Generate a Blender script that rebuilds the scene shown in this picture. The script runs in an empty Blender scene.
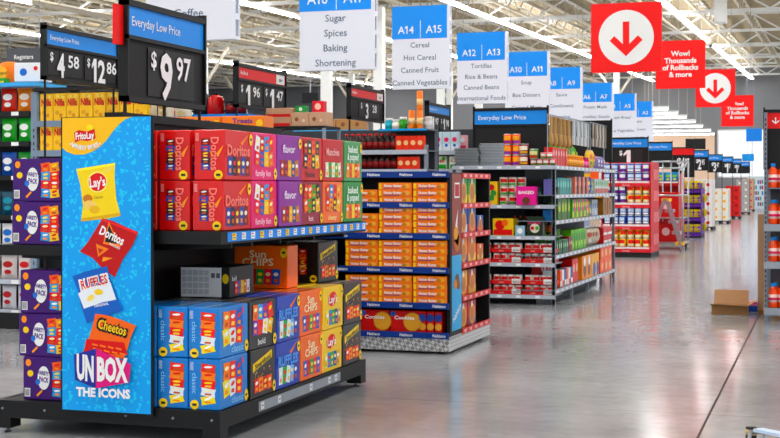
import bpy, bmesh, math, random
from mathutils import Vector, Matrix
R = random.Random(7)
PI = math.pi
sc = bpy.context.scene
col = sc.collection

# ------------------------------------------------------------------ camera, world, exposure
cam_d = bpy.data.cameras.new('camera'); cam = bpy.data.objects.new('camera', cam_d); col.objects.link(cam)
TH = math.atan(448 / 1365.0)
cam.location = (0, 0, 1.5); cam.rotation_euler = (PI / 2, 0, TH)
cam_d.sensor_width = 36; cam_d.lens = 63.0; cam_d.shift_y = -32 / 780.0
cam_d.clip_start = .1; cam_d.clip_end = 400
cam_d.dof.use_dof = True; cam_d.dof.focus_distance = 9.5; cam_d.dof.aperture_fstop = 11.0
sc.camera = cam
w = bpy.data.worlds.new('world'); sc.world = w; w.use_nodes = True
bg = w.node_tree.nodes['Background']; bg.inputs[0].default_value = (.90, .95, 1, 1); bg.inputs[1].default_value = 1.15
sc.view_settings.view_transform = 'Standard'; sc.view_settings.look = 'None'
sc.view_settings.exposure = 0.05; sc.view_settings.gamma = 1; sc.view_settings.use_curve_mapping = False
STRIP = 32.0          # brightness of the ceiling strip lamps
sc.cycles.max_bounces = 6; sc.cycles.diffuse_bounces = 4; sc.cycles.glossy_bounces = 3
sc.cycles.sample_clamp_indirect = 6

# ------------------------------------------------------------------ materials
def lin(h):
    h = h.lstrip('#'); v = [int(h[i:i + 2], 16) / 255 for i in (0, 2, 4)]
    v = [c / 12.92 if c <= .04045 else ((c + .055) / 1.055) ** 2.4 for c in v]
    y = .3 * v[0] + .6 * v[1] + .1 * v[2]
    return tuple(min(1, max(0, y + (c - y) * 1.28)) for c in v) + (1,)
MATS = {}
def M(hexc, rough=.45, metal=0., noise=.05, emit=0., coat=0.):
    key = (hexc, rough, metal, noise, emit, coat)
    if key in MATS: return MATS[key]
    m = bpy.data.materials.new('mat_' + hexc.lstrip('#')); m.use_nodes = True
    nt = m.node_tree; b = nt.nodes['Principled BSDF']
    c = lin(hexc)
    b.inputs['Base Color'].default_value = c; b.inputs['Roughness'].default_value = rough; b.inputs['Metallic'].default_value = metal; b.inputs['Specular IOR Level'].default_value = .3
    if coat: b.inputs['Coat Weight'].default_value = coat; b.inputs['Coat Roughness'].default_value = .15
    if noise:
        tc = nt.nodes.new('ShaderNodeTexCoord'); n = nt.nodes.new('ShaderNodeTexNoise'); n.inputs['Scale'].default_value = 14; n.inputs['Detail'].default_value = 2
        mp = nt.nodes.new('ShaderNodeMapRange'); mp.inputs['To Min'].default_value = 1 - noise; mp.inputs['To Max'].default_value = 1 + noise
        mx = nt.nodes.new('ShaderNodeVectorMath'); mx.operation = 'SCALE'; mx.inputs[0].default_value = c[:3]
        nt.links.new(tc.outputs['Object'], n.inputs['Vector']); nt.links.new(n.outputs['Fac'], mp.inputs['Value'])
        nt.links.new(mp.outputs['Result'], mx.inputs['Scale']); nt.links.new(mx.outputs['Vector'], b.inputs['Base Color'])
    if emit: b.inputs['Emission Color'].default_value = c; b.inputs['Emission Strength'].default_value = emit
    MATS[key] = m; return m
BLACK = M('#0b0b0d', .5); BLACK2 = M('#131315', .6); WHITE = M('#f4f4f4', .5, noise=0); GREY = M('#7c828c', .4, .2)
STEEL = M('#8f96a0', .38, .35); SLIP = M('#b9bfcb', .4); EDBLUE = M('#148adc', .45, noise=0); RBRED = M('#d81526', .45, noise=0)

# ------------------------------------------------------------------ lettering outlines
TXT = {}
def glyphs(s, bold):
    k = (s, bold)
    if k in TXT: return TXT[k]
    if '1' in s:                      # the built-in figure one is a plain bar: draw one with a flag
        vs, fs, x = [], [], 0.0; hh = glyphs('HH', bold)[2]; base = hh[2] - hh[0]
        for ch in s:
            o = len(vs); b = bold
            if ch == '1':
                P = [(.17 - b, -b), (.28 + b, -b), (.28 + b, .70 + b), (.19 - b, .70 + b), (.17 - b, .56 - b), (.17 - b, .70 + b), (.03 - b, .56 - b), (.03 - b, .46 - 2 * b), (.17 - b, .56 - b)]
                vs += [(x + p, q) for p, q in P]; fs += [(o, o + 1, o + 2, o + 5), (o + 5, o + 6, o + 7, o + 8)]; x += .40; continue
            if ch == ' ': x += .3; continue
            g, f, bb = glyphs(ch, bold); w3 = glyphs('H' + ch + 'H', bold)[2]; adv = (w3[2] - w3[0]) - base
            vs += [(p - (bb[0] + bb[2]) / 2 + x + adv / 2, q) for p, q in g]; fs += [tuple(o + i for i in t) for t in f]; x += adv
        x0 = min(v[0] for v in vs); x1 = max(v[0] for v in vs); y0 = min(v[1] for v in vs); y1 = max(v[1] for v in vs)
        TXT[k] = (vs, fs, (x0, y0, x1, y1)); return TXT[k]
    cu = bpy.data.curves.new('t', 'FONT'); cu.body = s; cu.size = 1; cu.resolution_u = 2; cu.align_x = 'CENTER'
    cu.offset = bold; cu.fill_mode = 'FRONT'
    o = bpy.data.objects.new('t', cu); col.objects.link(o)
    dg = bpy.context.evaluated_depsgraph_get(); me = o.evaluated_get(dg).to_mesh()
    vs = [(v.co.x, v.co.y) for v in me.vertices]; fs = [tuple(p.vertices) for p in me.polygons]
    o.evaluated_get(dg).to_mesh_clear(); bpy.data.objects.remove(o); bpy.data.curves.remove(cu)
    if vs:
        x0 = min(v[0] for v in vs); x1 = max(v[0] for v in vs); y0 = min(v[1] for v in vs); y1 = max(v[1] for v in vs)
    else: x0 = y0 = 0; x1 = y1 = 1
    TXT[k] = (vs, fs, (x0, y0, x1, y1)); return TXT[k]

# ------------------------------------------------------------------ mesh collector
class MB:
    def __init__(s): s.v = []; s.f = []; s.m = []; s.mats = []; s.smooth = []
    def mi(s, m):
        if m not in s.mats: s.mats.append(m)
        return s.mats.index(m)
    def add(s, vs, fs, m, smooth=False):
        o = len(s.v); s.v += [tuple(v) for v in vs]; k = s.mi(m)
        for f in fs: s.f.append(tuple(o + i for i in f)); s.m.append(k); s.smooth.append(smooth)
        return s
    def box(s, x0, y0, z0, x1, y1, z1, m):
        v = [(x, y, z) for z in (z0, z1) for y in (y0, y1) for x in (x0, x1)]
        return s.add(v, [(0, 2, 3, 1), (4, 5, 7, 6), (0, 1, 5, 4), (2, 6, 7, 3), (0, 4, 6, 2), (1, 3, 7, 5)], m)
    def bevbox(s, x0, y0, z0, x1, y1, z1, m, b=.006):
        v = []
        for z, i in ((z0, b), (z0 + b, 0), (z1 - b, 0), (z1, b)):
            for (cx, cy, sx, sy) in ((x0, y0, 1, 1), (x1, y0, -1, 1), (x1, y1, -1, -1), (x0, y1, 1, -1)):
                j = i if i else 0
                a = (cx + sx * (b + j * 0), cy + sy * j) if i == 0 else (cx + sx * (b + j), cy + sy * j)
                c = (cx + sx * j, cy + sy * (b + j * 0)) if i == 0 else (cx + sx * j, cy + sy * (b + j))
                pair = [a, c] if (sx * sy) < 0 else [c, a]
                v += [(p[0], p[1], z) for p in pair]
        f = [tuple(range(7, -1, -1)), tuple(range(24, 32))]
        for L in range(3):
            for i in range(8):
                j = (i + 1) % 8; f.append((L * 8 + i, L * 8 + j, (L + 1) * 8 + j, (L + 1) * 8 + i))
        return s.add(v, f, m)
    def bar(s, p0, p1, w, h, m):
        p0 = Vector(p0); p1 = Vector(p1); d = (p1 - p0).normalized()
        up = Vector((0, 0, 1)) if abs(d.z) < .95 else Vector((0, 1, 0))
        a = d.cross(up).normalized() * w / 2; b = a.cross(d).normalized() * h / 2
        v = [p + q for p in (p0, p1) for q in (-a - b, a - b, a + b, -a + b)]
        return s.add(v, [(3, 2, 1, 0), (4, 5, 6, 7), (0, 1, 5, 4), (1, 2, 6, 5), (2, 3, 7, 6), (3, 0, 4, 7)], m)
    def tube(s, pts, r, m, n=8):
        pts = [Vector(p) for p in pts]
        for p0, p1 in zip(pts, pts[1:]):
            d = (p1 - p0).normalized(); up = Vector((0, 0, 1)) if abs(d.z) < .9 else Vector((0, 1, 0))
            a = d.cross(up).normalized(); b = a.cross(d)
            v = [p + (a * math.cos(t) + b * math.sin(t)) * r for p in (p0, p1) for t in [2 * PI * i / n for i in range(n)]]
            f = [(i, (i + 1) % n, n + (i + 1) % n, n + i) for i in range(n)] + [tuple(range(n - 1, -1, -1)), tuple(range(n, 2 * n))]
            s.add(v, f, m, True)
        return s
    def lathe(s, prof, m, n=14, c=(0, 0), sy=1.):
        v = []; f = []
        for r, z in prof: v += [(c[0] + r * math.cos(2 * PI * i / n), c[1] + sy * r * math.sin(2 * PI * i / n), z) for i in range(n)]
        for L in range(len(prof) - 1):
            for i in range(n):
                j = (i + 1) % n; f.append((L * n + i, L * n + j, (L + 1) * n + j, (L + 1) * n + i))
        f.append(tuple(range(n - 1, -1, -1))); k = (len(prof) - 1) * n; f.append(tuple(range(k, k + n)))
        return s.add(v, f, m, True)
    # prints on a face: frame = (origin, right, up); out = right x up
    def poly(s, fr, pts, m, e=.0015):
        o, u, v = fr; n = u.cross(v).normalized() * e
        vs = [o + u * a + v * b + n for a, b in pts]
        ar = sum(pts[i][0] * pts[(i + 1) % len(pts)][1] - pts[(i + 1) % len(pts)][0] * pts[i][1] for i in range(len(pts)))
        return s.add(vs, [tuple(range(len(pts))) if ar > 0 else tuple(range(len(pts) - 1, -1, -1))], m)
    def rect(s, fr, x0, y0, x1, y1, m, e=.0015): return s.poly(fr, [(x0, y0), (x1, y0), (x1, y1), (x0, y1)], m, e)
    def disc(s, fr, x, y, r, m, e=.002, n=18, ry=None, rot=0):
        ry = ry or r; c, q = math.cos(rot), math.sin(rot)
        return s.poly(fr, [(x + r * math.cos(2 * PI * i / n) * c - ry * math.sin(2 * PI * i / n) * q, y + r * math.cos(2 * PI * i / n) * q + ry * math.sin(2 * PI * i / n) * c) for i in range(n)], m, e)
    def text(s, fr, t, x, y, h, m, e=.003, bold=.015, rot=0, width=None, align=0, shear=None):
        """t centred on (x, y), capital height h; width squeezes it to that width."""
        vs, fs, (x0, y0, x1, y1) = glyphs(t, bold)
        if not vs: return s
        o, u, v = fr; n = u.cross(v).normalized() * e
        k = h / .70; kx = k if width is None else min(width / (x1 - x0), k * 1.25)
        mx = (x0 + x1) / 2
        if align < 0: mx = x0
        if align > 0: mx = x1
        c, q = math.cos(rot), math.sin(rot); out = []
        for a, b in vs:
            a = (a - mx) * kx; b = (b - .35) * k
            if shear: b += a * shear
            out.append(o + u * (x + a * c - b * q) + v * (y + a * q + b * c) + n)
        return s.add(out, fs, m)
    def mesh(s, name):
        me = bpy.data.meshes.new(name); me.from_pydata(s.v, [], s.f)
        for m in s.mats: me.materials.append(m)
        me.polygons.foreach_set('material_index', s.m); me.polygons.foreach_set('use_smooth', s.smooth); me.update(); return me
    def build(s, name, parent=None, label=None, loc=None):
        o = bpy.data.objects.new(name, s.mesh(name)); col.objects.link(o)
        if parent: o.parent = parent
        if label: o['label'] = label
        if loc: o.location = loc
        return o
V = Vector
def FR(o, u=(1, 0, 0), v=(0, 0, 1)): return (V(o), V(u), V(v))
def tag(o, label, cat, group=None, kind=None):
    o['label'] = label; o['category'] = cat
    if group: o['group'] = group
    if kind: o['kind'] = kind
    return o
def thing(name, label, cat, loc=(0, 0, 0), rz=0, group=None):
    o = bpy.data.objects.new(name, None); col.objects.link(o); o.empty_display_size = .1
    o.location = loc; o.rotation_euler = (0, 0, rz); return tag(o, label, cat, group)
def inst(me, name, loc, rz, label, cat, group=None):
    o = bpy.data.objects.new(name, me); col.objects.link(o); o.location = loc; o.rotation_euler = (0, 0, rz)
    return tag(o, label, cat, group)
def struct(o): o['kind'] = 'structure'; return o
ORD = ['first', 'second', 'third', 'fourth', 'fifth', 'sixth', 'seventh', 'eighth', 'ninth', 'tenth', 'eleventh', 'twelfth', 'thirteenth', 'fourteenth', 'fifteenth', 'sixteenth', 'seventeenth', 'eighteenth', 'nineteenth', 'twentieth'] + ['%dth' % i for i in range(21, 60)]
def lev(k, n):
    if n == 1: return ''
    return 'bottom of stack' if k == 0 else ('top of stack' if k == n - 1 else ORD[k] + ' from bottom')

def stock(me, name, cat, desc, group, axis, a0, step, n, fixed, z, dz=0, layers=1, rz=None, jit=.004, where='', skip=(), tilt=.02):
    """a rank of n goods along axis 'x' (facing the camera side) or 'y' (facing the main aisle)"""
    if rz is None: rz = 0 if axis == 'x' else PI / 2
    for i in range(n):
        for k in range(layers):
            if (i, k) in skip: continue
            a = a0 + step * i; j = R.uniform(-jit, jit)
            p = (a, fixed + j, z + dz * k) if axis == 'x' else (fixed + j, a, z + dz * k)
            side = (ORD[i] + ' from left') if n > 1 else ''
            l = ', '.join(q for q in (desc, side, lev(k, layers), where) if q)
            inst(me, name, p, rz + R.uniform(-tilt, tilt), l, cat, group)

# ------------------------------------------------------------------ structure
def floor_mat():
    m = bpy.data.materials.new('polished_concrete'); m.use_nodes = True; nt = m.node_tree; b = nt.nodes['Principled BSDF']
    tc = nt.nodes.new('ShaderNodeTexCoord')
    n1 = nt.nodes.new('ShaderNodeTexNoise'); n1.inputs['Scale'].default_value = .55; n1.inputs['Detail'].default_value = 9; n1.inputs['Roughness'].default_value = .62
    n2 = nt.nodes.new('ShaderNodeTexNoise'); n2.inputs['Scale'].default_value = 9; n2.inputs['Detail'].default_value = 6
    nt.links.new(tc.outputs['Object'], n1.inputs['Vector']); nt.links.new(tc.outputs['Object'], n2.inputs['Vector'])
    r = nt.nodes.new('ShaderNodeValToRGB'); e = r.color_ramp.elements
    e[0].position = .3; e[0].color = lin('#929599'); e[1].position = .72; e[1].color = lin('#c3c6ca')
    nt.links.new(n1.outputs['Fac'], r.inputs['Fac'])
    mx = nt.nodes.new('ShaderNodeMix'); mx.data_type = 'RGBA'; mx.blend_type = 'MULTIPLY'; mx.inputs['Factor'].default_value = .25
    nt.links.new(r.outputs['Color'], mx.inputs['A']); nt.links.new(n2.outputs['Fac'], mx.inputs['B'])
    nt.links.new(mx.outputs['Result'], b.inputs['Base Color'])
    mr = nt.nodes.new('ShaderNodeMapRange'); mr.inputs['To Min'].default_value = .08; mr.inputs['To Max'].default_value = .22
    nt.links.new(n2.outputs['Fac'], mr.inputs['Value']); nt.links.new(mr.outputs['Result'], b.inputs['Roughness'])
    bp = nt.nodes.new('ShaderNodeBump'); bp.inputs['Strength'].default_value = .05; bp.inputs['Distance'].default_value = .01
    n3 = nt.nodes.new('ShaderNodeTexNoise'); n3.inputs['Scale'].default_value = 3.2; n3.inputs['Detail'].default_value = 4
    nt.links.new(tc.outputs['Object'], n3.inputs['Vector']); nt.links.new(n3.outputs['Fac'], bp.inputs['Height']); nt.links.new(bp.outputs['Normal'], b.inputs['Normal'])
    b.inputs['IOR'].default_value = 1.62
    return m
f = MB(); f.box(-75, -6, -.1, 12, 106, 0, floor_mat()); struct(f.build('floor'))
JOINT = M('#3a352f', .8)
j = MB()
j.add([(-.675, -5, .0006), (-.660, -5, .0006), (-.905, 20, .0006), (-.920, 20, .0006)], [(0, 1, 2, 3)], JOINT); struct(j.build('trim_1'))
for i, y in enumerate((3.8, 9.2, 13.4, 18.9, 24.4)):
    j = MB(); j.box(-30, y, -.01, 8, y + .006, .0006, M('#6b645c', .8)); struct(j.build('trim_%d' % (i + 2)))
def CZ(y): return 8.0 + .0237 * y
def deck_mat():
    m = bpy.data.materials.new('roof_deck'); m.use_nodes = True; nt = m.node_tree; b = nt.nodes['Principled BSDF']; b.inputs['Roughness'].default_value = .7
    tc = nt.nodes.new('ShaderNodeTexCoord'); wv = nt.nodes.new('ShaderNodeTexWave'); wv.bands_direction = 'Y'; wv.inputs['Scale'].default_value = 1.6; wv.inputs['Distortion'].default_value = .6
    nz = nt.nodes.new('ShaderNodeTexNoise'); nz.inputs['Scale'].default_value = .9; nz.inputs['Detail'].default_value = 5
    nt.links.new(tc.outputs['Object'], wv.inputs['Vector']); nt.links.new(tc.outputs['Object'], nz.inputs['Vector'])
    r = nt.nodes.new('ShaderNodeValToRGB'); r.color_ramp.elements[0].color = lin('#6f5f49'); r.color_ramp.elements[1].color = lin('#b5a688')
    mm = nt.nodes.new('ShaderNodeMath'); mm.operation = 'MULTIPLY_ADD'; mm.inputs[1].default_value = .5; nt.links.new(wv.outputs['Fac'], mm.inputs[0])
    m2 = nt.nodes.new('ShaderNodeMath'); m2.operation = 'MULTIPLY'; m2.inputs[1].default_value = .5; nt.links.new(nz.outputs['Fac'], m2.inputs[0]); nt.links.new(m2.outputs[0], mm.inputs[2])
    nt.links.new(mm.outputs[0], r.inputs['Fac']); nt.links.new(r.outputs['Color'], b.inputs['Base Color']); return m
c = MB(); dm = deck_mat()
c.add([(-75, -6, CZ(-6)), (12, -6, CZ(-6)), (12, 106, CZ(106)), (-75, 106, CZ(106)), (-75, -6, CZ(-6) + .15), (12, -6, CZ(-6) + .15), (12, 106, CZ(106) + .15), (-75, 106, CZ(106) + .15)],
      [(0, 1, 2, 3), (7, 6, 5, 4), (0, 4, 5, 1), (1, 5, 6, 2), (2, 6, 7, 3), (3, 7, 4, 0)], dm)
struct(c.build('ceiling'))
WALLG = M('#85868a', .7); PEACH = M('#e8cdb8', .6)
wb = MB()
wb.box(-75, 105, 0, -8.6, 105.3, 10.6, WALLG); wb.box(-8.6, 105, 5.8, -4.6, 105.3, 10.6, WALLG); wb.box(-8.6, 105, 0, -4.6, 105.3, 2.2, WALLG); wb.box(-4.6, 105, 0, 12, 105.3, 10.6, WALLG)
struct(wb.build('wall_back'))
wn = MB(); wn.box(-8.6, 105, 2.2, -8.5, 105.2, 5.8, WHITE); wn.box(-4.7, 105, 2.2, -4.6, 105.2, 5.8, WHITE); wn.box(-8.6, 105, 2.2, -4.6, 105.2, 2.3, WHITE); wn.box(-8.6, 105, 5.7, -4.6, 105.2, 5.8, WHITE)
wn.box(-6.12, 105.02, 2.3, -6.04, 105.18, 5.3, WHITE)
struct(wn.build('window_1'))
pw = MB(); pw.box(-17, 104.6, 0, -8.8, 104.98, 5.6, PEACH); struct(pw.build('wall_partition'))
wl = MB(); wl.box(-75.3, -6, 0, -75, 106, 10.5, WALLG); struct(wl.build('wall_left'))
# roof steel
TR = M('#e4ddcf', .5); TRW = M('#f2f3f2', .5); TRD = M('#b9b2a4', .55)
for gi in range(8):                                  # deep girders across the store
    y = 37 + 9 * gi; g = MB(); zt = CZ(y) - .17; zb = CZ(y) - .95; x0, x1 = -60, 9
    g.box(x0, y - .08, zt, x1, y + .08, zt + .12, TRW); g.box(x0, y - .09, zb, x1, y + .09, zb + .12, TRW)
    x = x0; up = False
    while x < x1 - .1:
        a, b = (zb + .1, zt) if not up else (zt, zb + .1)
        g.bar((x, y, a), (x + 1.15, y, b), .07, .07, TRW)
        if not up: g.bar((x + 1.15, y, zb + .1), (x + 1.15, y, zt), .05, .05, TRD)
        x += 1.15; up = not up
    struct(g.build('ceiling_girder'))
for k in range(38):                                  # joists running away from the camera
    x = -58 + 1.75 * k; g = MB(); y0, y1 = 36, 104
    d = .62
    g.bar((x, y0, CZ(y0) - .06), (x, y1, CZ(y1) - .06), .09, .09, TR); g.bar((x, y0, CZ(y0) - d), (x, y1, CZ(y1) - d), .09, .08, TR)
    y = y0; up = False
    while y < y1 - .1:
        e = y + .95
        g.bar((x, y, CZ(y) - (.06 if up else d)), (x, e, CZ(e) - (d if up else .06)), .035, .035, TRD); y = e; up = not up
    struct(g.build('ceiling_joist'))
pp = MB()
for x in (-16.2, -15.6, -24.5): pp.tube([(x, 38, CZ(38) - 1.5), (x, 104, CZ(104) - 1.5)], .09, M('#b8b0a2', .6), 8)
struct(pp.build('ceiling_pipe'))
for (x, y) in ((-15.5, 46), (-17.5, 46), (-29.2, 60), (-18.4, 64), (-32, 64), (-46, 64), (-23, 82), (-37, 82), (-12.6, 82), (-29.5, 82), (-16.5, 64)):
    g = MB(); t = CZ(y) - 1.2; g.box(x - .17, y - .17, 0, x + .17, y + .17, t, TRW)
    for s_ in (-1, 1):
        if y > 50: g.bar((x, y, t - 1.9), (x + s_ * 1.3, y, t), .12, .12, TR)
    struct(g.build('ceiling_column'))
dk = MB(); dk.box(-4.25, 50.4, CZ(51) - 1.75, -3.85, 51.2, CZ(50.4) , TRW); tag(dk.build('air_duct'), 'white boxed drop duct between the roof girders', 'duct')
# strip lamps: long rows under the roof
HOUS = M('#e9ecec', .5, noise=0); LAMP = M('#ffffff', .5, noise=0, emit=STRIP)
rows = ((.9, 'overhead row nearest the orange drink shelf'), (-6.0, 'row beside the red arrow signs'), (-13.2, 'row passing over the blue aisle signs'), (-20.2, 'row left of the blue aisle signs'), (-27.1, 'row over the far left departments'), (-33.9, 'outermost row at the far left'))
for x, wh in rows:
    for q in range(4):
        ya = -4 + 27 * q; yb = ya + 26.6; zl = 1.0
        if q and x == .9 and q > 2: continue
        t = thing('ceiling_light', 'long white strip light, %s, %s section from the front' % (wh, ORD[q]), 'ceiling light', (x, ya, CZ(ya) - zl), 0, 'ceiling strip lights')
        sl = .0237 * (yb - ya)
        h = MB(); h.bar((0, 0, .05), (0, yb - ya, .05 + sl), .10, .08, HOUS); h.build('housing', t)
        h = MB(); h.bar((0, .02, 0), (0, yb - ya - .02, sl), .24, .03, LAMP); h.build('lamp', t)
        h = MB(); L = yb - ya
        for u in range(1, 9): h.bar((0, L * u / 9, .08 + sl * u / 9), (0, L * u / 9, zl - .05 + sl * u / 9), .02, .02, TRD)
        h.build('hanger', t)
for i, (y, xr, z) in enumerate(((68.8, -8.0, 5.4), (73.1, -8.0, 5.4), (77.4, -8.0, 5.4), (82.9, -8.05, 5.4), (89.2, -8.2, 5.4), (96, -8.3, 5.4), (102.5, -8.6, 5.4))):
    t = thing('cross_light', 'white strip light hung crosswise by the back wall, %s from the front' % ORD[i], 'ceiling light', (0, y, z), 0, 'cross strip lights')
    h = MB(); h.box(xr - 9, -.2, .0, xr, .2, .12, HOUS); h.build('housing', t)
    h = MB(); h.box(xr - 8.95, -.18, -.06, xr - .05, .18, 0, M('#ffffff', .5, noise=0, emit=5)); h.build('lamp', t)
    h = MB()
    for u in (1, 4.5, 8): h.bar((xr - u, 0, .1), (xr - u, 0, CZ(y) - 5.4), .03, .03, TRD)
    h.build('hanger', t)

# ------------------------------------------------------------------ hanging aisle signs
ABLUE = M('#2290e8', .45, noise=0); SIGNW = M('#e6e8f2', .5, noise=0); SIGT = M('#55677c', .5, noise=0)
def wires(t, xs, z0, y):
    m = MB()
    for x in xs: m.bar((x, 0, z0), (x, 0, CZ(y) - t.location.z - .05), .008, .008, STEEL)
    m.build('hanging_wire', t)
def aisle_sign(y, a, b, lines, H=1.82, hb=.72, x=-8.69, z=3.65):
    nm = (a + ' and ' + b) if a else 'cropped coffee'
    t = thing('aisle_sign', 'white hanging aisle sign with blue header, %s' % (('aisles ' + nm) if a else 'coffee line, cut by the photo top'), 'aisle sign', (x, y, z), 0, 'hanging aisle number signs')
    b_ = MB(); b_.box(-.66, 0, 0, .60, .16, H, SIGNW)
    for k in range(6): b_.box(.60, .02, H * k / 6 + .04, .64, .14, H * (k + 1) / 6 - .04, M('#9ba0ac', .6))
    b_.box(.60, 0, 0, .66, .02, H, SIGNW); b_.box(.60, .14, 0, .66, .16, H, SIGNW)
    for k in range(7): b_.box(.60, .02, max(0, H * k / 6 - .04), .66, .14, min(H, H * k / 6 + .04), SIGNW)
    b_.build('sign_box', t)
    h = MB(); h.box(-.662, -.006, H - hb, .60, -.0005, H, ABLUE); h.box(-.01, -.009, H - hb + .02, .002, -.006, H - hb * .45, WHITE)
    h.build('header_panel', t)
    l = MB(); fr = FR((-.02, -.006, 0))
    if a: l.text(fr, a, -.32, H - hb + .2, .165, WHITE, .004, .004); l.text(fr, b, .32, H - hb + .2, .165, WHITE, .004, .004)
    sp = (H - hb) / len(lines)
    fr = FR((-.02, -.001, 0))
    for i, q in enumerate(lines): l.text(fr, q, 0, H - hb - sp * (i + .5), .115, SIGT, .003, .006)
    l.build('lettering', t); wires(t, (-.5, .5), H, y)
aisle_sign(16.5, '', '', ['Creamer', 'Tea', 'Coffee', 'Water'], H=1.82, hb=.84, x=-8.23, z=3.46)
for x, y, z, a, b, ls in ((-7.85, 21.1, 3.43, 'A16', 'A17', ['Sugar', 'Spices', 'Baking', 'Shortening']), (-8.71, 28.7, 3.66, 'A14', 'A15', ['Cereal', 'Hot Cereal', 'Canned Fruit', 'Canned Vegetables']),
                          (-8.65, 33.9, 3.64, 'A12', 'A13', ['Tortillas', 'Rice & Beans', 'Canned Beans', 'International Foods']), (-8.69, 39.4, 3.66, 'A10', 'A11', ['Soup', 'Box Dinners', 'Canned Meat']),
                          (-8.69, 44.8, 3.65, 'A8', 'A9', ['Sauce', 'Condiments', 'Dressing']), (-8.69, 51.4, 3.61, 'A6', 'A7', ['Frozen Meals', 'Breakfast Snacks', 'Pizza']),
                          (-8.69, 57.5, 3.6, 'A4', 'A5', ['Frozen Bread', 'Frozen Vegetables']), (-8.69, 63.0, 3.6, 'A2', 'A3', ['Dairy', 'Ice Cream', 'Desserts'])):
    aisle_sign(y, a, b, ls, x=x, z=z, hb=.84 if a == 'A16' else .72)
RED = M('#f23a22', .5, noise=0)
def red_sign(x, y, z, w_, h_, kind, lab, rot=0):
    t = thing('promotional_sign', lab, 'hanging sign', (x, y, z), rot, 'red hanging savings signs')
    b = MB(); b.box(-w_ / 2, 0, 0, w_ / 2, .03, h_, RED); b.build('sign_board', t)
    fr = FR((0, 0, 0)); l = MB()
    if kind:
        l.disc(fr, 0, h_ / 2, w_ * .39, WHITE, .003, 40); s_ = w_ / 1.2; cy = h_ / 2
        P = [(-.055, .27), (.055, .27), (.055, -.12), (.20, .02), (.28, -.055), (0, -.32), (-.28, -.055), (-.20, .02), (-.055, -.12)]
        l.poly(fr, [(-.055 * s_, cy + .27 * s_), (-.055 * s_, cy - .22 * s_), (.055 * s_, cy - .22 * s_), (.055 * s_, cy + .27 * s_)], RED, .005)
        for q in (-1, 1): l.poly(fr, [(0, cy - .32 * s_), (q * .28 * s_, cy - .05 * s_), (q * .20 * s_, cy + .03 * s_), (0, cy - .165 * s_)], RED, .0055)
        l.build('arrow_emblem', t)
    else:
        for i, q in enumerate(('Wow!', 'Thousands', 'of Rollbacks', '& more')): l.text(fr, q, 0, h_ * (.73 - .145 * i), h_ * .105, WHITE, .003, .03)
        l.build('lettering', t)
    wires(t, (-w_ * .4, w_ * .4), h_, y)
A_ = math.radians(2)
red_sign(-3.54, 24.1, 3.52, 1.24, 1.22, 1, 'large red hanging sign with white disc and down arrow, bigger of the two arrows')
red_sign(-3.8, 35.2, 4.0, 1.24, 1.22, 0, 'red hanging sign with white wording behind the larger arrow sign')
red_sign(-3.72, 44.6, 4.05, 1.24, 1.2, 1, 'smaller red hanging sign with white disc and down arrow')
red_sign(-3.7, 54.4, 3.85, 1.22, 1.2, 0, 'smallest red hanging sign with white wording, farthest of the red signs')

# ------------------------------------------------------------------ price signs
DIG = M('#f2f2f4', .5, noise=0)
CARD = M('#1c1c1e', .5)
def price_sign(name, lab, loc, rz, L, H, head, title, prices, hm, frame=.02, poles=0, hh=None, badge=False, group='shelf top price signs'):
    """board facing local -Y, length L to the right"""
    t = thing(name, lab, 'price sign', loc, rz, group)
    b = MB(); b.box(0, 0, 0, L, .03, H, BLACK2); b.box(-.012, -.02, H - .012, L + .012, .04, H + .025, BLACK); b.box(-.012, -.02, -.02, L + .012, .04, .014, BLACK)
    b.box(-.012, -.02, H - head - .025, L + .012, 0, H - head, BLACK)
    for x in (-.012, L - .006): b.box(x, -.02, -.02, x + .018, .045, H + .05, BLACK)
    for p in range(poles): x = L * (.02 + .96 * p / max(1, poles - 1)); b.box(x - .008, .01, -(hh or .3), x + .008, .026, 0, BLACK)
    b.build('frame', t)
    fr = FR((0, 0, 0))
    h = MB(); h.rect(fr, .006, H - head, L - .006, H - .012, hm, .004)
    h.text(fr, title, L * .06, H - head * .52, head * .3, WHITE, .007, .004, align=-1)
    if badge: h.rect(fr, L * .80, H - head + .008, L * .98, H - .016, WHITE, .006); h.text(fr, '100+', L * .89, H - head * .6, head * .28, CARD, .009, .02)
    h.build('header_strip', t)
    hd = H - head - .05; d = MB()
    n = len(prices)
    for i, (a, c_) in enumerate(prices):
        x0 = L * (i + (.0 if n > 1 else .22)) / (n if n > 1 else 1.0) + .03; pw_ = (L / n if n > 1 else L * .66) - .05
        for q in range(3): d.box(x0 + pw_ * q / 3 + .004, -.007 - .003 * (q % 2), .03, x0 + pw_ * (q + 1) / 3 - .004, -.004, hd, CARD)
        d.text(fr, '$', x0 + pw_ * .10, hd * .78, hd * .30, DIG, .016, .02)
        wd = pw_ * (.36 if len(a) == 1 else .46)
        d.text(fr, a, x0 + pw_ * (.18) + wd * .5, hd * .50, hd * .84, DIG, .016, .03, width=min(wd, hd * .5 * len(a)))
        d.text(fr, c_, x0 + pw_ * .20 + wd + pw_ * .17, hd * .69, hd * .44, DIG, .016, .02, width=pw_ * .32)
    if n: d.build('price_digits', t)
    return t
H90 = PI / 2
price_sign('price_sign', 'large black price sign with blue header reading $9.97, over red snack boxes', (-4.1, 7.36, 2.04), H90, 1.06, .575, .19, 'Everyday Low Price', [('9', '97')], EDBLUE, poles=3, hh=.088)
red_flag = MB(); red_flag.box(-4.14, 7.27, 2.36, -4.11, 7.36, 2.6, RBRED); tag(red_flag.build('corner_flag'), 'small red card clipped to near edge of the $9.97 sign', 'sign')
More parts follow.
